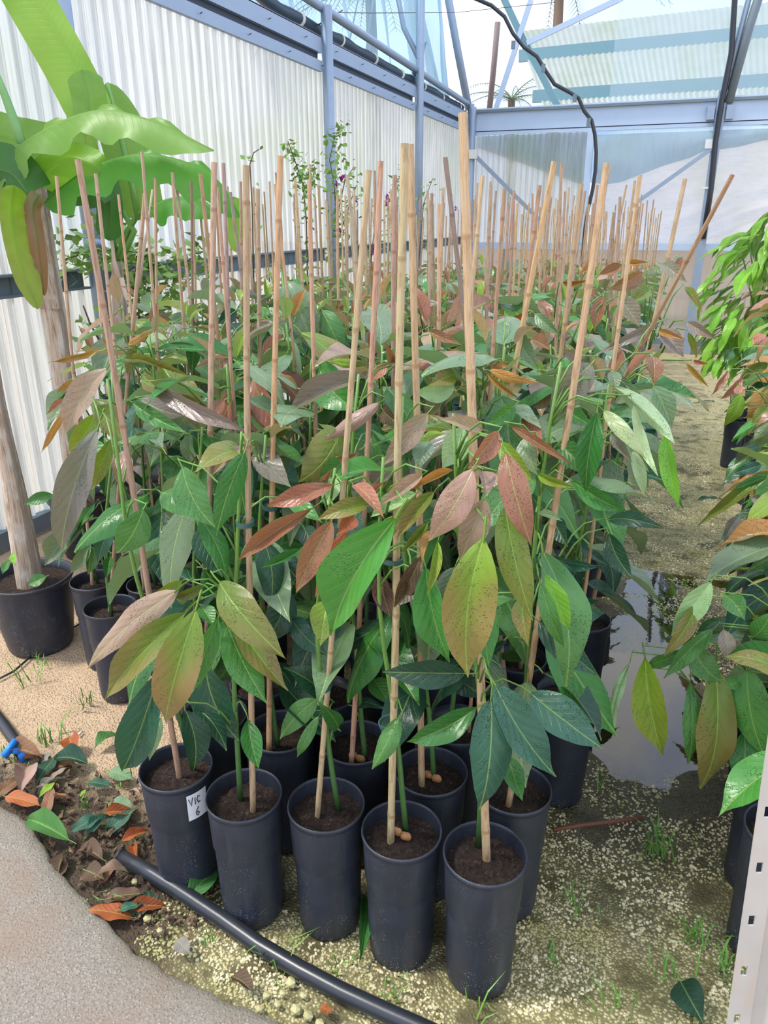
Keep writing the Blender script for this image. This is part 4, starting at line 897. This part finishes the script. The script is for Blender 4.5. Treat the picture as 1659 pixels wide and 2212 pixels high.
ribbon_leaf('banana_leaf', PY([(198, 262), (190, 205), (176, 150)], 2.8), .065, .07, BB, lg, .1, 5, .005)
ribbon_leaf('banana_leaf', PY([(-60, 470), (10, 350), (90, 285), (210, 240), (330, 262), (462, 326)], 2.55), .02, .105, BB, lg, .40, 16, .028, up=(.15, -.55, .8))
ribbon_leaf('banana_leaf', PY([(95, 440), (160, 385), (230, 350), (310, 334), (400, 350), (470, 390), (518, 470)], 2.62), .02, .105, BB, (.12, .36, .05), .5, 14, .026, up=(.15, -.55, .8))
ribbon_leaf('banana_leaf', PY([(60, 420), (20, 372), (-60, 360)], 2.5), .07, .10, BB, dg, .3, 8, .02)
ribbon_leaf('banana_leaf', PY([(120, 320), (30, 300), (-70, 270)], 2.75), .06, .09, BB, lg, .3, 8, .02)
ribbon_leaf('banana_leaf', PY([(75, 395), (140, 345), (190, 352), (220, 375)], 2.6), .06, .12, BB, (.24, .46, .05), .5, 9, .02)
ribbon_leaf('banana_leaf', PY([(70, 420), (130, 400), (190, 400), (225, 440)], 2.8), .09, .09, BB, dg, .5, 9, .02)
ribbon_leaf('banana_leaf', PY([(30, 400), (25, 470), (45, 570), (82, 668)], 2.45), .055, .042, BB, (.26, .46, .03), .2, 26, .006, bronze=.35)
ribbon_leaf('banana_leaf', PY([(85, 420), (70, 450), (80, 520), (96, 640)], 2.5), .03, .03, BB, (.22, .22, .10), .3, 9, .006, bronze=.9)
MB().tube(PY([(-25, 120), (10, 205), (34, 270), (52, 330)], 2.6), [.012, .015, .018, .02], 8).build('petiole', plain('pale_petiole', (.16, .34, .10), .45), BB)
# third banana, slimmer, behind
t3 = [atY(274, 800, 3.0), atY(266, 740, 3.0), atY(258, 640, 3.0), atY(252, 560, 3.0)]
b3 = t3[0]+(t3[0]-t3[1])*((t3[0].z-.25)/(t3[1].z-t3[0].z)); B3 = thing('potted_banana', 'slender banana with dry sheaths and forked petioles behind the leaning cane', 'potted plant', (b3.x, b3.y, 0))
link('pot', bpy.data.meshes['banana_pot_shell'], B3); link('soil', bpy.data.meshes['banana_soil'], B3)
trunk('trunk', [b3]+t3, [.045, .036, .034, .032, .022], B3)
GSTEM = plain('banana_petiole', (.13, .30, .05), .45)
for a in ([(254, 560), (275, 500), (300, 460), (330, 448)], [(252, 555), (240, 500), (238, 440), (215, 370)], [(262, 560), (290, 500), (250, 430)], [(300, 475), (285, 400), (262, 300), (232, 180)]):
    MB().tube(PY(a, 2.98), [.016, .014, .012, .008][:len(a)], 7).build('petiole', GSTEM, B3)
ribbon_leaf('banana_leaf', PY([(308, 475), (295, 400), (270, 310), (232, 178)], 3.05), .10, .10, B3, lg, .12, 7, .01)
ribbon_leaf('banana_leaf', PY([(325, 450), (365, 430), (420, 428), (470, 462)], 2.95), .04, .085, B3, (.10, .33, .05), .5, 7, .015, up=(.15, -.55, .8))
ribbon_leaf('banana_leaf', PY([(235, 520), (240, 460), (232, 400), (205, 345)], 2.9), .06, .05, B3, dg, .2, 7, .01)
ribbon_leaf('banana_leaf', PY([(505, 425), (509, 480), (510, 545)], 2.7), .03, .03, B3, bg, .1, 7, .005)
ribbon_leaf('banana_leaf', PY([(215, 375), (190, 330), (185, 290), (195, 240)], 3.0), .05, .05, B3, (.30, .50, .12), .2, 7, .005)
for pts in ([(262, 600), (272, 640), (296, 690)], [(256, 600), (246, 560), (240, 500)], [(300, 620), (306, 560), (318, 500), (330, 400)]):
    MB().tube(PY(pts, 2.95), [.012, .010, .006, .004][:len(pts)], 6).build('dry_sheath', FIBRE, B3)

# ================================================================== CLIMBERS ON THE LEFT WALL
def tiny_leaves(m, path, n, size, spread):
    for i in range(n):
        f = R.random()*(len(path)-1); j = min(len(path)-2, int(f)); c = Vector(path[j]).lerp(Vector(path[j+1]), f-j)+Vector((R.gauss(0, spread), R.gauss(0, spread), R.gauss(0, spread)))
        d = Vector((R.uniform(-1, 1), R.uniform(-1, 1), R.uniform(-.8, .6))).normalized(); q = d.cross(Vector((R.uniform(-1, 1), R.uniform(-1, 1), 1))).normalized(); s = size*R.uniform(.6, 1.3)
        m.add([c, c+d*s*.45+q*s*.28, c+d*s, c+d*s*.45-q*s*.28], [(0, 1, 2, 3)])
def climber(label, paths, nl, size, spread, flowers=(), cat='climbing plant', leafmat=VINELEAF, Xo=.23):
    pts = [[atX(a, b, WX+Xo) for a, b in p] for p in paths]; b0 = pts[0][0]
    rt = thing('climbing_plant', label, cat, (b0.x, b0.y, gz(b0.y)))
    m = MB()
    for p in pts: m.tube(p, [.006-.003*i/len(p) for i in range(len(p))], 5)
    lo = pts[0][0]; m.tube([(lo.x, lo.y, gz(lo.y)), (lo.x+.02, lo.y, lo.z*.5), lo], .006, 5)
    m.build('stem', TWIG, rt)
    f = MB()
    for p, k in zip(pts, nl): tiny_leaves(f, p, k, size, spread)
    fo = f.build('foliage', leafmat, rt, False); fo['kind'] = 'stuff'
    for (a, b) in flowers:
        c = atX(a, b, WX+Xo); g = MB()
        for k in range(9):
            d = Vector((R.uniform(-1, 1), R.uniform(-1, 1), R.uniform(-1, 1))).normalized(); q = d.cross(Vector((.3, .5, 1))).normalized(); s = .035
            g.add([c, c+d*s*.6+q*s*.4, c+d*s*1.1, c+d*s*.6-q*s*.4], [(0, 1, 2, 3)])
        g.build('flower', FLOWER, rt, False)
climber('bougainvillea shoots with magenta bracts climbing the wall beside second post', [[(735, 640), (730, 560), (727, 480), (722, 400), (712, 345), (722, 300), (738, 268)], [(728, 470), (745, 390), (765, 360)], [(730, 520), (752, 450), (770, 400)]], [220, 50, 60], .06, .05, [(735, 388), (728, 395), (742, 385), (733, 500), (729, 512), (770, 432)])
climber('pale green leafy shoot rising against the wall left of the second post', [[(665, 640), (662, 480), (655, 400), (640, 355), (622, 305)], [(660, 420), (675, 390), (680, 360)]], [170, 50], .055, .035, [])
climber('thin bougainvillea with magenta bracts between third post and canes', [[(842, 640), (838, 520), (845, 450), (850, 400), (872, 375)], [(800, 580), (803, 545), (812, 470)], [(905, 560), (915, 440), (935, 385)]], [110, 40, 50], .055, .06, [(838, 425), (842, 432), (835, 440), (802, 548), (806, 540), (790, 440), (985, 450)])
climber('yellow green vine scrambling along the wall rail behind the bananas', [[(330, 760), (335, 640), (320, 560), (300, 545), (250, 540), (190, 545), (140, 560)], [(330, 650), (370, 590), (410, 560), (440, 560)], [(300, 720), (300, 640), (290, 590)], [(220, 745), (195, 700), (180, 660)]], [420, 200, 160, 14], .065, .06, [], Xo=.30)
climber('short twig sprig sticking up behind the speckled cane', [[(548, 600), (545, 450), (540, 355), (548, 330), (560, 322)]], [16], .05, .03, [])

# ================================================================== PALMS OUTSIDE
PALM = plain('palm_frond', (.12, .17, .09), .6)
def palm(label, top, n, length, seed):
    r = random.Random(seed); rt = thing('palm_tree', label, 'palm tree', (top.x, top.y, -.42))
    MB().tube([(top.x, top.y, -.42), (top.x+.1, top.y, top.z*.5), top], [.16, .13, .11], 10).build('trunk', TWIG, rt)
    for k in range(n):
        az = k*2.4+r.uniform(-.3, .3); el = r.uniform(.1, 1.0); m = MB(); pts = []
        for i in range(13):
            t = i/12; rr = length*t; pts.append(top+Vector((math.cos(az)*rr*math.cos(el*(1-t*.6)), math.sin(az)*rr*math.cos(el*(1-t*.6)), rr*math.sin(el)-1.1*length*t*t*.55)))
        m.tube(pts, [.02-.016*i/12 for i in range(13)], 4)
        for i in range(1, 13):
            for q in (0, .5):
                p = pts[i-1].lerp(pts[i], q); tg = (pts[i]-pts[i-1]).normalized(); sd = tg.cross(Vector((0, 0, 1))).normalized()
                for sg in (-1, 1):
                    e = p+(sd*sg*.75+tg*.5+Vector((0, 0, -.35)))*length*.22*(1-.5*i/12); wv = tg*.012
                    m.add([p-wv, p+wv, e], [(0, 1, 2)])
        m.build('frond', PALM, rt, False)
palm('palm tree faint behind the film at the top of left wall', atY(800, -10, 17.0), 14, 2.6, 3)
palm('palm crown hanging above the neighbouring corrugated roof', atY(1210, -60, 21.0), 12, 2.6, 5)
palm('distant palm seen low through the gable film', atY(1105, 215, 26.0), 11, 2.2, 8)

# ================================================================== HOSES, PIPE, CLIP
hp = [atZ(a, b, .032) for a, b in [(262, 1852), (330, 1888), (400, 1932), (480, 1985), (560, 2042), (650, 2095), (740, 2143), (830, 2185), (900, 2216), (1000, 2262), (1150, 2330)]]
m = MB().tube(hp, .019, 18); m.tube([hp[0], hp[0]-(hp[1]-hp[0]).normalized()*.004], .0205, 18)
tag(m.build('water_pipe', BLACKPL), 'thick black water pipe lying along the path edge in front of pots', 'pipe')
hx = [(985, -40), (1025, -4), (1062, 12), (1090, 36), (1108, 72), (1132, 102), (1160, 122), (1178, 152), (1198, 182), (1232, 200), (1250, 212), (1262, 240), (1278, 260), (1285, 290), (1288, 330), (1286, 370), (1280, 410), (1271, 450), (1264, 492), (1258, 560), (1256, 700)]
HO = thing('hanging_hose', 'black irrigation hose drooping down from the roof in front of back wall', 'hose', tuple(atY(1256, 700, 9.6)))
MB().tube([atY(a, b, 9.6) for a, b in hx], .021, 10).build('hose', BLACKPL, HO)
for a, b in [(1107, 95), (1172, 145), (1240, 210), (1270, 262)]:
    p = atY(a, b, 9.55); MB().box(p-Vector((.012, .012, .05)), p+Vector((.03, .012, .03))).build('clip', GREYSTEEL, HO, False)
dp = [atZ(a, b, .022) for a, b in [(-60, 1480), (-25, 1525), (10, 1568), (38, 1608), (52, 1628)]]
DPp = thing('drip_pipe', 'short black drip pipe with blue valve at the left edge of the sand', 'pipe', tuple(dp[2]))
MB().tube(dp, .019, 14).build('pipe', BLACKPL, DPp); MB().tube([dp[-2].lerp(dp[-1], .2), dp[-1]], .024, 14).build('connector', BLACKPL, DPp)
e = dp[-1]; ax = (dp[-1]-dp[-2]).normalized(); sd = ax.cross(Vector((0, 0, 1))).normalized()
m = MB().tube([e+Vector((0, 0, .01)), e+sd*.03+Vector((0, 0, .028))], .010, 10); m.bar(e+sd*.02+Vector((-.004, .012, .05)), e+sd*.05+Vector((.004, -.012, .026)), .012, .022); m.build('valve_handle', BLUE, DPp)
MB().tube([e-ax*.005, e+ax*.016], .020, 12).build('blue_ring', BLUE, DPp)
tp = [atZ(a, b, .008) for a, b in [(-20, 1475), (30, 1450), (70, 1415), (95, 1392), (130, 1370), (165, 1352), (200, 1330)]]
tag(MB().tube(tp, .004, 6).build('thin_tube', BLACKPL), 'thin black drip tube curving across the sand from pot', 'tube')
sp = [atZ(a, b, .02) for a, b in [(1195, 1792), (1260, 1782), (1320, 1775), (1388, 1766)]]
tag(MB().tube(sp, .006, 6).build('fallen_cane', plain('red_brown_stick', (.20, .075, .045), .6)), 'reddish brown stick lying across the gravel aisle', 'stick')
tag(MB().tube([atZ(168, 1688-100, .012)+Vector((0, 0, 0)), atZ(178, 1580, .012)], .004, 6).build('pale_stick', plain('pale_stick_wood', (.70, .64, .55), .6)), 'short pale stick on the sand near the blue valve', 'stick')

# ================================================================== SLOTTED STEEL UPRIGHT
def slotted():
    p0, p1 = atY(1571, 2212, .80), atY(1661, 1590, .83); ax = (p1-p0).normalized(); g0 = p0+ax*((0-p0.z)/ax.z)
    rt = thing('slotted_post', 'weathered perforated steel angle upright at the lower right', 'post', tuple(g0))
    d0 = (RT-ax*RT.dot(ax)).normalized(); fwd = ax.cross(d0)
    prof = [(0, .012), (.002, 0), (.030, 0), (.036, -.006), (.050, -.006), (.056, 0), (.100, 0), (.102, .05)]   # pressed rib down the middle
    H = 1.30; zz = [0.0]; hole = []
    while zz[-1] < H: zz += [zz[-1]+.066, zz[-1]+.082]; hole += [False, True]
    m = MB(); nrm = -fwd if fwd.dot(FW) > 0 else fwd
    us = [0, .008, .016, .030, .036, .050, .056, .074, .084, .100]
    def dep(u): return -.006 if .036 <= u <= .050 else 0
    def P(u, z, k): return g0+ax*z+d0*u+nrm*(dep(u)-.0025*k)
    for j in range(len(zz)-1):
        for i in range(len(us)-1):
            if hole[j] and (i == 1 or (i == 7 and j % 4 == 1)): 
                for (ua, ub) in ((us[i], us[i]), (us[i+1], us[i+1])): m.add([P(ua, zz[j], 0), P(ua, zz[j+1], 0), P(ua, zz[j+1], 1), P(ua, zz[j], 1)], [(0, 1, 2, 3)])
                for z in (zz[j], zz[j+1]): m.add([P(us[i], z, 0), P(us[i+1], z, 0), P(us[i+1], z, 1), P(us[i], z, 1)], [(0, 1, 2, 3)])
                continue
            for k in (0, 1): m.add([P(us[i], zz[j], k), P(us[i+1], zz[j], k), P(us[i+1], zz[j+1], k), P(us[i], zz[j+1], k)], [(0, 1, 2, 3)])
        m.add([P(0, zz[j], 0), P(0, zz[j+1], 0), P(0, zz[j+1], 1), P(0, zz[j], 1)], [(0, 1, 2, 3)])
    m.build('flange', SLOT, rt, False)
    q = MB(); q.bar(g0+d0*.1015-nrm*.022, g0+d0*.1015-nrm*.022+ax*H, .003, .044, nrm); q.build('return_flange', SLOT, rt, False)
slotted()

# ================================================================== BRIGHT GREEN PLANT, RIGHT BED
def lush():
    c = atY(1655, 560, 5.6); c = Vector((c.x, c.y, 0)); rt = thing('potted_tree', 'bushy lime green potted plant at the far end of the right bed', 'potted plant', (c.x, c.y, gz(c.y)))
    link('pot', POTM, rt); link('soil', SOILS[0], rt)
    top = Vector((c.x, c.y, 1.55)); o = MB().tube([(c.x, c.y, gz(c.y)+.3), (c.x-.02, c.y, .9), top], [.010, .008, .005], 7)
    for k in range(5):
        a = k*1.26; o.tube([(c.x-.02, c.y, .8+.1*k), (c.x+.16*math.cos(a), c.y+.16*math.sin(a), 1.1+.11*k)], .005, 5)
    o.build('stem', GSTEM, rt)
    for k in range(230):
        t = R.random(); z = 1.56-.90*t; a = R.uniform(0, 6.28); rr = (.05+.30*math.sin(min(1, t*1.15)*2.2)**.8)*R.uniform(.35, 1); B = Vector((c.x+rr*math.cos(a), c.y+rr*math.sin(a), z+.04)); el = R.uniform(-.5, -1.3)
        h = Vector((math.cos(a), math.sin(a), 0)); d = h*math.cos(el)+Vector((0, 0, math.sin(el))); L = R.uniform(.16, .25)
        lf = link('leaf', R.choice(LEAVES), rt); set_leaf(lf, B, B+d*L, L*R.uniform(.26, .34), Vector((0, 0, 1))*math.cos(el)-h*math.sin(el), rt); cc = jit((.20, .42, .04), .25); lf.color = (*cc, 0)
lush()

# ================================================================== LITTER, GRASS, STONES
FL = leaf_mesh('fallen_blade', .78, .05, .2, 2.2, .3, mat=DRYLEAF, seed=3); FL2 = leaf_mesh('fallen_curled', .8, .14, 1.1, 2.5, .6, mat=DRYLEAF, seed=8)
FALL = [(150, 1915-100, 60, 1770, 46, 'mg', 'large pale green fallen leaf lying over the concrete path edge'), (218, 1762, 150, 1800, 34, 'tl', 'grey green fallen leaf pointing at the path edge'), (190, 1650, 115, 1640, 40, 'dk', 'dark green fallen leaf on the brown litter near blue valve'),
        (120, 1635, 80, 1690, 34, 'dk', 'narrow dark fallen leaf beside the papery brown ones'), (150, 1595, 165, 1635, 36, 'ru', 'rust brown curled fallen leaf standing up in the litter'), (15, 1622, 95, 1640, 34, 'br', 'pinkish brown fallen leaf next to the blue valve'),
        (60, 1655, 40, 1720, 40, 'pk', 'papery grey brown fallen leaf in the litter heap'), (10, 1720, 100, 1745, 30, 'ru', 'dark rust curled leaf along the path edge'), (118, 1690, 84, 1722, 18, 'yl', 'yellow fallen leaf on dark litter'), (186, 1705, 172, 1722, 8, 'yl', 'tiny yellow leaf scrap on dark litter'),
        (100, 1760, 115, 1700, 26, 'br', 'brown folded leaf standing in the litter'), (205, 1615, 260, 1590, 30, 'mg', 'speckled green fallen leaf left of the labelled pot'), (235, 1665, 290, 1685, 30, 'gg', 'weathered grey green leaf lying left of labelled pot'), (190, 1690, 245, 1700, 26, 'tl', 'dark wet leaf half buried in litter'),
        (235, 1735, 290, 1755, 40, 'gg', 'mouldy pale skeletal leaf near labelled pot'), (225, 1755, 300, 1760, 22, 'ru', 'red brown leaf strip below the labelled pot'), (262, 1818, 322, 1795, 22, 'ru', 'bright rust leaf at foot of the labelled pot'), (405, 1940, 470, 1880, 50, 'md', 'dark green fallen leaf between first two front pots'),
        (258, 1965, 312, 1952, 32, 'tl', 'blue green leaf scrap between path and pipe'), (185, 1880, 225, 1900, 40, 'bd', 'dark purple brown leaf in the hollow by the pipe end'), (500, 2110, 550, 2150, 30, 'bd', 'grey brown leaf scrap beside the pipe'), (1470, 2120, 1520, 2212, 62, 'dk', 'dark green fallen leaf near the slotted post foot'),
        (790, 1960-20, 775, 2085, 32, 'md', 'upright green leaf between middle and fourth front pots'), (200, 1900, 225, 1870, 24, 'mv', 'flat grey leaf by pipe end'), (380, 2030, 410, 2060, 30, 'mv', 'small grey leaf curl on gravel left of pipe'), (690, 2175, 720, 2190, 20, 'ru', 'tiny red brown leaf beside the pipe'),
        (1505, 1080, 1560, 1078, 10, 'dk', 'dark leaf lying across the far aisle gravel'), (1505, 870, 1545, 868, 8, 'dk', 'thin dark leaf on the aisle far back'), (1150, 1775, 1170, 1765, 8, 'ru', 'small brown scrap by the aisle stick')]
for a, b, c, d, w_, key, lab in FALL:
    B, T = atZ(a, b, .030), atZ(c, d, .026); L = (T-B).length
    if L < .01: continue
    o = bpy.data.objects.new('fallen_leaf', R.choice([FL, FL2, FL])); COL.objects.link(o); ax = (T-B).normalized(); nn = Vector((R.uniform(-.35, .35), R.uniform(-.5, .2), 1)); z = (nn-ax*nn.dot(ax)).normalized(); x = ax.cross(z)
    o.rotation_mode = 'QUATERNION'; o.rotation_quaternion = Matrix(((x.x, ax.x, z.x), (x.y, ax.y, z.y), (x.z, ax.z, z.z))).to_quaternion(); o.location = B; o.scale = (max(.012, w_/FPX*depth(B)*1.1), L, L); cc = jit(PAL[key], .1); o.color = (*cc, 0)
    tag(o, lab, 'leaf', 'fallen leaves')
for k in range(26):
    x = R.uniform(-1.7, -1.0); ye = float(np.interp(x, [p[0] for p in PATH], [p[1] for p in PATH])); y = ye+R.uniform(.02, .20)
    if x > -1.08 and y > 1.12: y = ye+.05
    o = bpy.data.objects.new('fallen_leaf', R.choice([FL, FL2])); COL.objects.link(o); L = R.uniform(.05, .11); o.location = (x, y, hgt(x, y)+.012); o.rotation_euler = (R.uniform(-.4, .4), R.uniform(-.5, .5), R.uniform(0, 6.28)); o.scale = (L*R.uniform(.35, .5), L, L)
    cc = jit(PAL[R.choice(['bd', 'br', 'ru', 'bd', 'mv', 'tl', 'pk'])], .15); o.color = (*cc, 0); tag(o, 'small withered leaf in the dark litter strip along the concrete edge', 'leaf', 'withered leaves in the litter strip')
def debris():
    m = MB(); r = random.Random(4)
    for i in range(900):
        x = r.uniform(-1.75, -.85); y = r.uniform(1.0, 1.5)
        ye = float(np.interp(x, [p[0] for p in PATH], [p[1] for p in PATH]))
        if y < ye+.015 or y > 1.42-.25*max(0, (x+1.1)) or (x > -1.05 and y > 1.17): continue
        c = Vector((x, y, hgt(x, y)+r.uniform(.004, .02))); d = Vector((r.uniform(-1, 1), r.uniform(-1, 1), r.uniform(-.5, .5))).normalized(); q = d.cross(Vector((r.uniform(-1, 1), r.uniform(-1, 1), 1))).normalized(); s = r.uniform(.008, .03)
        m.add([c, c+d*s*.5+q*s*.3, c+d*s+Vector((0, 0, s*.3)), c+d*s*.5-q*s*.3], [(0, 1, 2), (0, 2, 3)])
    b = NB('leaf_debris'); n = b.noise(b.pos(), 60, 4); b.pr(Base_Color=b.mix(b.ss(n, .35, .65), C4(.03, .019, .012), C4(.20, .115, .065)), Roughness=.85)
    o = m.build('leaf_debris', b.m, None, False); tag(o, 'crumbled brown leaf debris piled against the concrete edge', 'debris', kind='stuff')
debris()
# gravel
ICO = [(0,0,1),(.894,0,.447),(.276,.851,.447),(-.724,.526,.447),(-.724,-.526,.447),(.276,-.851,.447),(.724,.526,-.447),(-.276,.851,-.447),(-.894,0,-.447),(-.276,-.851,-.447),(.724,-.526,-.447),(0,0,-1)]
ICF = [(0,1,2),(0,2,3),(0,3,4),(0,4,5),(0,5,1),(1,6,2),(2,7,3),(3,8,4),(4,9,5),(5,10,1),(2,6,7),(3,7,8),(4,8,9),(5,9,10),(1,10,6),(11,7,6),(11,8,7),(11,9,8),(11,10,9),(11,6,10)]
def gravel():
    m = MB(); r = random.Random(11); cnt = 0
    for i in range(42000):
        y = .9+5.0*r.random()**2.6; x = r.uniform(-1.0, .9) if y < 1.25 else r.uniform(-.25, .75) if y < 2.2 else r.uniform(-.12, .45)
        if y < float(np.interp(x, [p[0] for p in PATH], [p[1] for p in PATH]))+.02: continue
        if noise.noise(Vector((x*5, y*5, 8))) < -.12+.5*max(0, -.55-x): continue
        if dip(x, y) > .016+.006*noise.noise(Vector((x*9, y*9, 4))): continue
        if any(abs(p.x-x) < .07 and abs(p.y-y) < .07 and (p.x-x)**2+(p.y-y)**2 < .0045 for p in NEAR): continue
        s = r.uniform(.0020, .0046)*(1.6 if r.random() < .04 else 1); a = r.uniform(0, 6.28); ca, sa = math.cos(a), math.sin(a); ex, ey, ez = s*r.uniform(.8, 1.4), s*r.uniform(.7, 1.1), s*r.uniform(.5, .8); z = gz(y)+hgt(x, y)-.004-dip(x, y)+ez*.3
        o = len(m.v); m.v += [(x+ex*vx*ca-ey*vy*sa, y+ex*vx*sa+ey*vy*ca, z+ez*vz) for vx, vy, vz in ICO]; m.f += [(f[0]+o, f[1]+o, f[2]+o) for f in ICF]; cnt += 1
    b = NB('mossy_gravel'); p = b.pos(); v = b.vor(p, 95, out='Color'); q = b.n('SeparateXYZ', i0=v); c = b.mix(q.outputs[0], C4(.42, .36, .17), C4(.84, .76, .50)); c = b.mix(b.math('MULTIPLY', b.ss(b.noise(p, 7, 4), .45, .62), .6), c, C4(.22, .23, .035)); b.pr(Base_Color=c, Roughness=.7)
    o = m.build('gravel', b.m, None, False); tag(o, 'mossy cream gravel covering the aisle and around the pots', 'gravel', kind='stuff')
NEAR = [p for p in PLANTS if p.y < 2.6]
gravel()
# larger stones by the pipe
for a, b_, s in [(305, 1965, .014), (318, 1985, .012), (330, 1950, .013), (628, 2122, .014), (575, 2150, .010), (600, 2170, .009), (640, 2180, .013), (560, 2180, .010), (665, 2195, .012), (690, 2210, .010), (345, 2010, .009), (240, 1935, .012), (290, 1905, .010), (400, 2035, .009), (655, 2150, .010), (610, 2145, .008)]:
    c = atZ(a, b_, .012); m = MB(); m.add([c+Vector((vx*s*R.uniform(.8, 1.2), vy*s*R.uniform(.7, 1.1), vz*s*.75)) for vx, vy, vz in ICO], ICF)
    o = m.build('stone', STONE, None, False); tag(o, 'mossy cream pebble on the strip between concrete path and black pipe', 'stone', 'pebbles beside the pipe')
# grass tufts
def tuft(px_, py_, n, h, label, grp='grass tufts on the ground', spread=.02):
    c = atZ(px_, py_, .0); c.z = gz(c.y)
    m = MB()
    for i in range(n):
        a = R.uniform(0, 6.28); l = h*R.uniform(.5, 1.15); lean = R.uniform(.2, 1.0); b0 = c+Vector((R.gauss(0, spread), R.gauss(0, spread), 0)); d = Vector((math.cos(a), math.sin(a), 0)); s = Vector((-d.y, d.x, 0))*.0022
        p1 = b0+d*l*lean*.35+Vector((0, 0, l*.6)); p2 = b0+d*l*lean+Vector((0, 0, l*R.uniform(.5, .95)))
        m.add([b0-s, b0+s, p1+s*.8, p1-s*.8, p2], [(0, 1, 2, 3), (3, 2, 4)])
    o = m.build('grass_tuft', GRASS, None, False); tag(o, label, 'grass', grp)
for a, b_, n, h, lab in [(1420, 1840, 26, .10, 'tallest grass tuft in the aisle beside the right bed'), (1240, 1960, 14, .07, 'grass tuft at the foot of the second row aisle pot'), (1500, 2030, 22, .08, 'grass tuft on gravel just left of the slotted post'), (1560, 2100, 20, .08, 'grass beside the slotted post base'), (1440, 2110, 12, .08, 'sprawling grass near the dark fallen leaf at lower right'),
        (1300, 1700, 10, .06, 'faint grass at the near end of the puddle'), (1020, 2200, 5, .10, 'single grass blades in front of the nearest pot'), (850, 2140, 8, .07, 'grass shoots below the fourth front pot'), (745, 2090, 9, .06, 'grass shoots below the middle front pot'), (585, 2100, 6, .13, 'long grass blades rising over the black pipe'), (445, 2040, 8, .04, 'small weed with round leaves left of the pipe'),
        (190, 1520, 12, .07, 'grass at the foot of the foremost sand pot'), (120, 1600, 14, .10, 'grass on the sand right of the blue valve'), (60, 1480, 10, .12, 'long wispy grass at the left edge of the sand'), (45, 1360, 12, .07, 'grass tuft at the foot of big banana pot'), (250, 1500, 8, .06, 'grass right of the foremost sand pot'), (225, 1960, 5, .09, 'grass blade in the hollow near pipe end'),
        (100, 1440, 9, .05, 'low grass in the middle of the sand'), (15, 1640, 10, .08, 'yellowish grass by the drip pipe'), (180, 1745, 8, .05, 'green sprouts in the litter'), (270, 1690, 5, .05, 'sprout left of the labelled pot'), (1180, 2080, 8, .06, 'grass right of the nearest pot'), (1340, 2170, 12, .07, 'grass in the gravel at the bottom edge of aisle')]:
    tuft(a, b_, n, h, lab)
